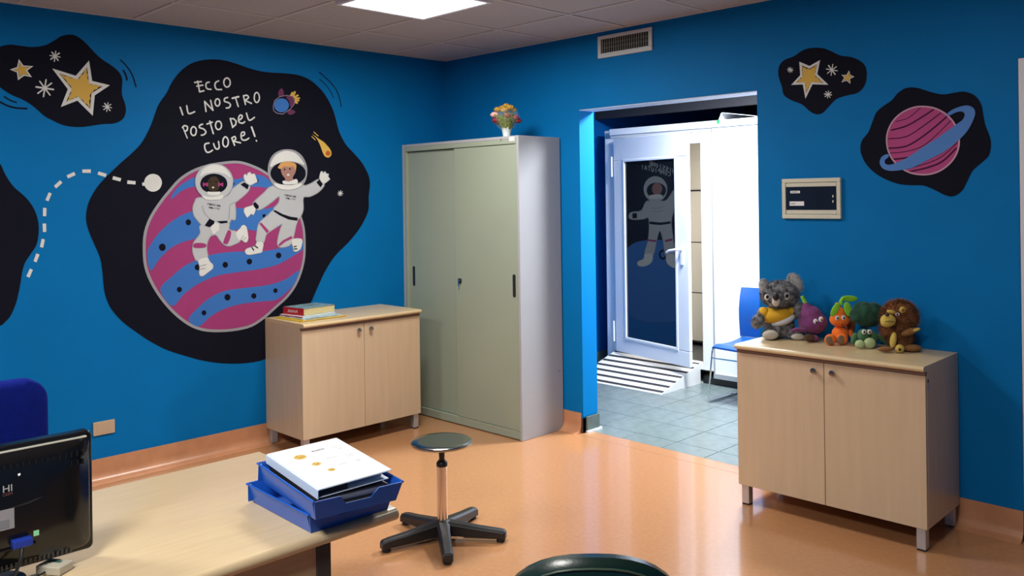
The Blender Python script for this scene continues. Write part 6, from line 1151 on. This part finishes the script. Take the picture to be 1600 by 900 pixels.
elms(lim([EE(110, 560, -0.055, 115, 34, 40, (0, 0.08, 0)), EE(0, 565, -0.072, 50, 30, 36)])).build('arm', PU, fg, remesh=0.004)
# ---- carrot
cr_ = toy(3.222, -0.125, 'plush_carrot', 'orange plush carrot with green leaves between the fig and the broccoli'); EE = E4(kp2(680, 775))
OG = mat('orange plush', (0.85, 0.16, 0.006), 0.9, noise=0.12, nscale=40, sheen=0.5); BF = mat('brown felt sole', (0.22, 0.14, 0.08), 0.9, noise=0.2, nscale=60)
hd = lim([EE(690, 430, 0.0, 150, 108, 120), EE(675, 340, 0.0, 105, 100, 95), EE(655, 250, 0.0, 45, 75, 45)]); bd_ = lim([EE(700, 640, 0.012, 118, 118, 110)])
elms(hd).build('head', OG, cr_, remesh=0.005); elms(bd_).build('body', OG, cr_, remesh=0.005)
elms(lim([EE(885, 520, 0.045, 70, 180, 60)])).build('tail', mat('dim orange plush', (0.40, 0.10, 0.02), 0.9), cr_, smooth=True)
for cx, cy, rx, rz, rot, dep in ((588, 268, 48, 112, 0.55, -0.038), (768, 268, 56, 105, -0.25, -0.038), (830, 130, 125, 46, 0.05, 0.0)):
    lf_ = elms([EE(cx, cy, dep, rx, rz, 14, (0, rot, 0))], 24, 14).build('leaf', GN, cr_, smooth=True)
MB().tube([((720-680)*K2, 0.0, (775-215)*K2), ((705-680)*K2, 0, (775-170)*K2), ((740-680)*K2, 0, (775-120)*K2)], 0.009, 10).build('leaf_stalk', GN, cr_, smooth=True)
for cx, cy, rot in ((480, 695, -0.6), (645, 690, -0.2)):
    fo_ = elms(lim([EE(cx+25, cy, -0.045, 85, 80, 60, (0, rot, 0))])).build('foot', OG, cr_, smooth=True)
    elms([EE(cx-5, cy+2, -0.0625, 52, 66, 14, (0, rot, 0))]).build('foot_sole', BF, fo_, smooth=True)
elms(lim([EE(865, 670, -0.015, 45, 108, 45, (0, -0.5, 0))])).build('arm', OG, cr_, smooth=True)
for cx, cy in ((612, 388), (702, 388)):
    w_ = elms([EE(cx, cy, -0.0385, 30, 38, 14)]).build('eye', EYEW, cr_, smooth=True)
    elms([EE(cx+3, cy+4, -0.043, 12, 16, 8)]).build('pupil', EYEB, w_, smooth=True)
elms([EE(680, 490, -0.041, 14, 20, 8)]).build('mouth', mat('dark orange felt', (0.3, 0.04, 0.0), 0.9), cr_, smooth=True)
# ---- broccoli
K2 = 4.34/1336/9.0
br = toy(3.362, -0.135, 'plush_broccoli', 'dark green plush broccoli between the carrot and the lion'); EE = E4(kp2(250, 728))
DG = mat('dark green plush', (0.005, 0.045, 0.022), 0.95, noise=0.4, nscale=30, sheen=0.4); MG = mat('mid green plush', (0.045, 0.14, 0.05), 0.9, noise=0.15, nscale=40, sheen=0.5); PGN = mat('pale green plush', (0.42, 0.52, 0.26), 0.9, noise=0.1, nscale=50)
cr2 = [EE(300, 300, 0.02, 215, 175, 150)]
rb_ = random.Random(11)
for i in range(26):
    a = 2*pi*i/13 + rb_.uniform(-.2, .2); e_ = rb_.uniform(-0.2, 1.2)
    cr2.append(EE(300+195*cos(a)*cos(e_), 300-135*sin(e_)*(1 if e_ > 0 else 2.0), 0.02+120*K2*sin(a)*cos(e_)*0.8, 68, 62, 60))
elms(cr2, 12, 8).build('crown', DG, br, remesh=0.005)
elms(lim([EE(285, 600, 0.0, 130, 115, 120), EE(200, 560, -0.02, 85, 90, 80)])).build('body', MG, br, remesh=0.005)
for cx, cy, rx, rz in ((115, 665, 66, 58), (250, 660, 80, 72)): elms(lim([EE(cx, cy, -0.05, rx, rz, 42)])).build('foot', PGN, br, smooth=True)
for cx in (168, 240):
    w_ = elms([EE(cx, 500, -0.0545, 31, 33, 14)]).build('eye', EYEW, br, smooth=True)
    elms([EE(cx, 500, -0.0585, 12, 18, 9)]).build('pupil', EYEB, w_, smooth=True)
elms(lim([EE(470, 625, -0.02, 120, 40, 42, (0, 0.7, 0))])).build('arm', MG, br, smooth=True)
elms(lim([EE(90, 610, 0.0, 42, 80, 42, (0, 0.3, 0))])).build('arm', MG, br, smooth=True)
# ---- lion
li = toy(3.512, -0.150, 'plush_lion', 'shaggy brown plush lion with yellow muzzle, rightmost on the sideboard'); EE = E4(kp2(720, 775))
BR_ = mat('brown lion fur', (0.24, 0.085, 0.022), 0.9, noise=0.5, nscale=28, sheen=0.3); YP = mat('yellow lion plush', (0.52, 0.36, 0.06), 0.9, noise=0.12, nscale=40, sheen=0.4); BRP = mat('tan brown plush', (0.24, 0.11, 0.03), 0.9, noise=0.2, nscale=40)
mane = lim([EE(790, 330, 0.01, 235, 215, 150), EE(700, 470, 0.0, 170, 150, 120)]); bd2 = lim([EE(800, 610, 0.01, 175, 150, 130)])
elms(mane).build('mane', BR_, li, remesh=0.006); elms(bd2).build('body', BR_, li, remesh=0.006)
elms([EE(555, 345, -0.062, 100, 82, 90), EE(520, 370, -0.070, 70, 60, 70)]).build('muzzle', YP, li, remesh=0.005)
MB().tube([((480-720)*K2, -0.092, (775-345)*K2), ((530-720)*K2, -0.0985, (775-338)*K2), ((590-720)*K2, -0.092, (775-350)*K2)], 0.0013, 6).build('mouth', BLACKP, li, smooth=True)
elms([EE(600, 235, -0.062, 60, 26, 40, (0, 0.2, 0))]).build('brow', YP, li, smooth=True)
elms([EE(515, 262, -0.090, 26, 20, 22)]).build('nose', EYEB, li, smooth=True)
w_ = elms([EE(672, 265, -0.068, 30, 20, 20)]).build('eye', EYEW, li, smooth=True); elms([EE(662, 262, -0.075, 12, 14, 10)]).build('pupil', EYEB, w_, smooth=True)
er = elms([EE(750, 212, -0.058, 42, 42, 20)]).build('ear', YP, li, smooth=True); elms([EE(750, 212, -0.0645, 20, 20, 8)]).build('ear_lining', BRP, er, smooth=True)
for cx in (640,): elms(lim([EE(cx, 610, -0.045, 40, 110, 50, (0, 0.15, 0))])).build('foreleg', YP, li, smooth=True)
elms(lim([EE(705, 715, -0.06, 58, 56, 50)])).build('paw', YP, li, smooth=True)
elms([EE(685, 718, -0.078, 18, 18, 12)]).build('paw_pad', mat('dark brown felt', (0.03, 0.01, 0.005), 0.9), li, smooth=True)
elms(lim([EE(540, 728, -0.045, 105, 36, 44)])).build('leg', BRP, li, smooth=True)
elms(lim([EE(905, 728, -0.035, 120, 48, 75)])).build('leg', BRP, li, smooth=True)
elms(lim([EE(850, 505, -0.048, 120, 46, 50, (0, -0.3, 0))])).build('arm', BRP, li, smooth=True)
elms([EE(925, 472, -0.062, 52, 22, 30, (0, -0.3, 0))]).build('cuff_tuft', YP, li, smooth=True)
LT = Matrix.Translation((3.512, -0.150, TOPZ)) @ Matrix.Rotation(RY, 4, 'Z')
fuzz('mane_fur', mane, 7000, 0.020, BR_, li, seed=8, wdt=0.0014, T=LT); fuzz('fur', bd2, 2000, 0.012, BR_, li, seed=9, T=LT)
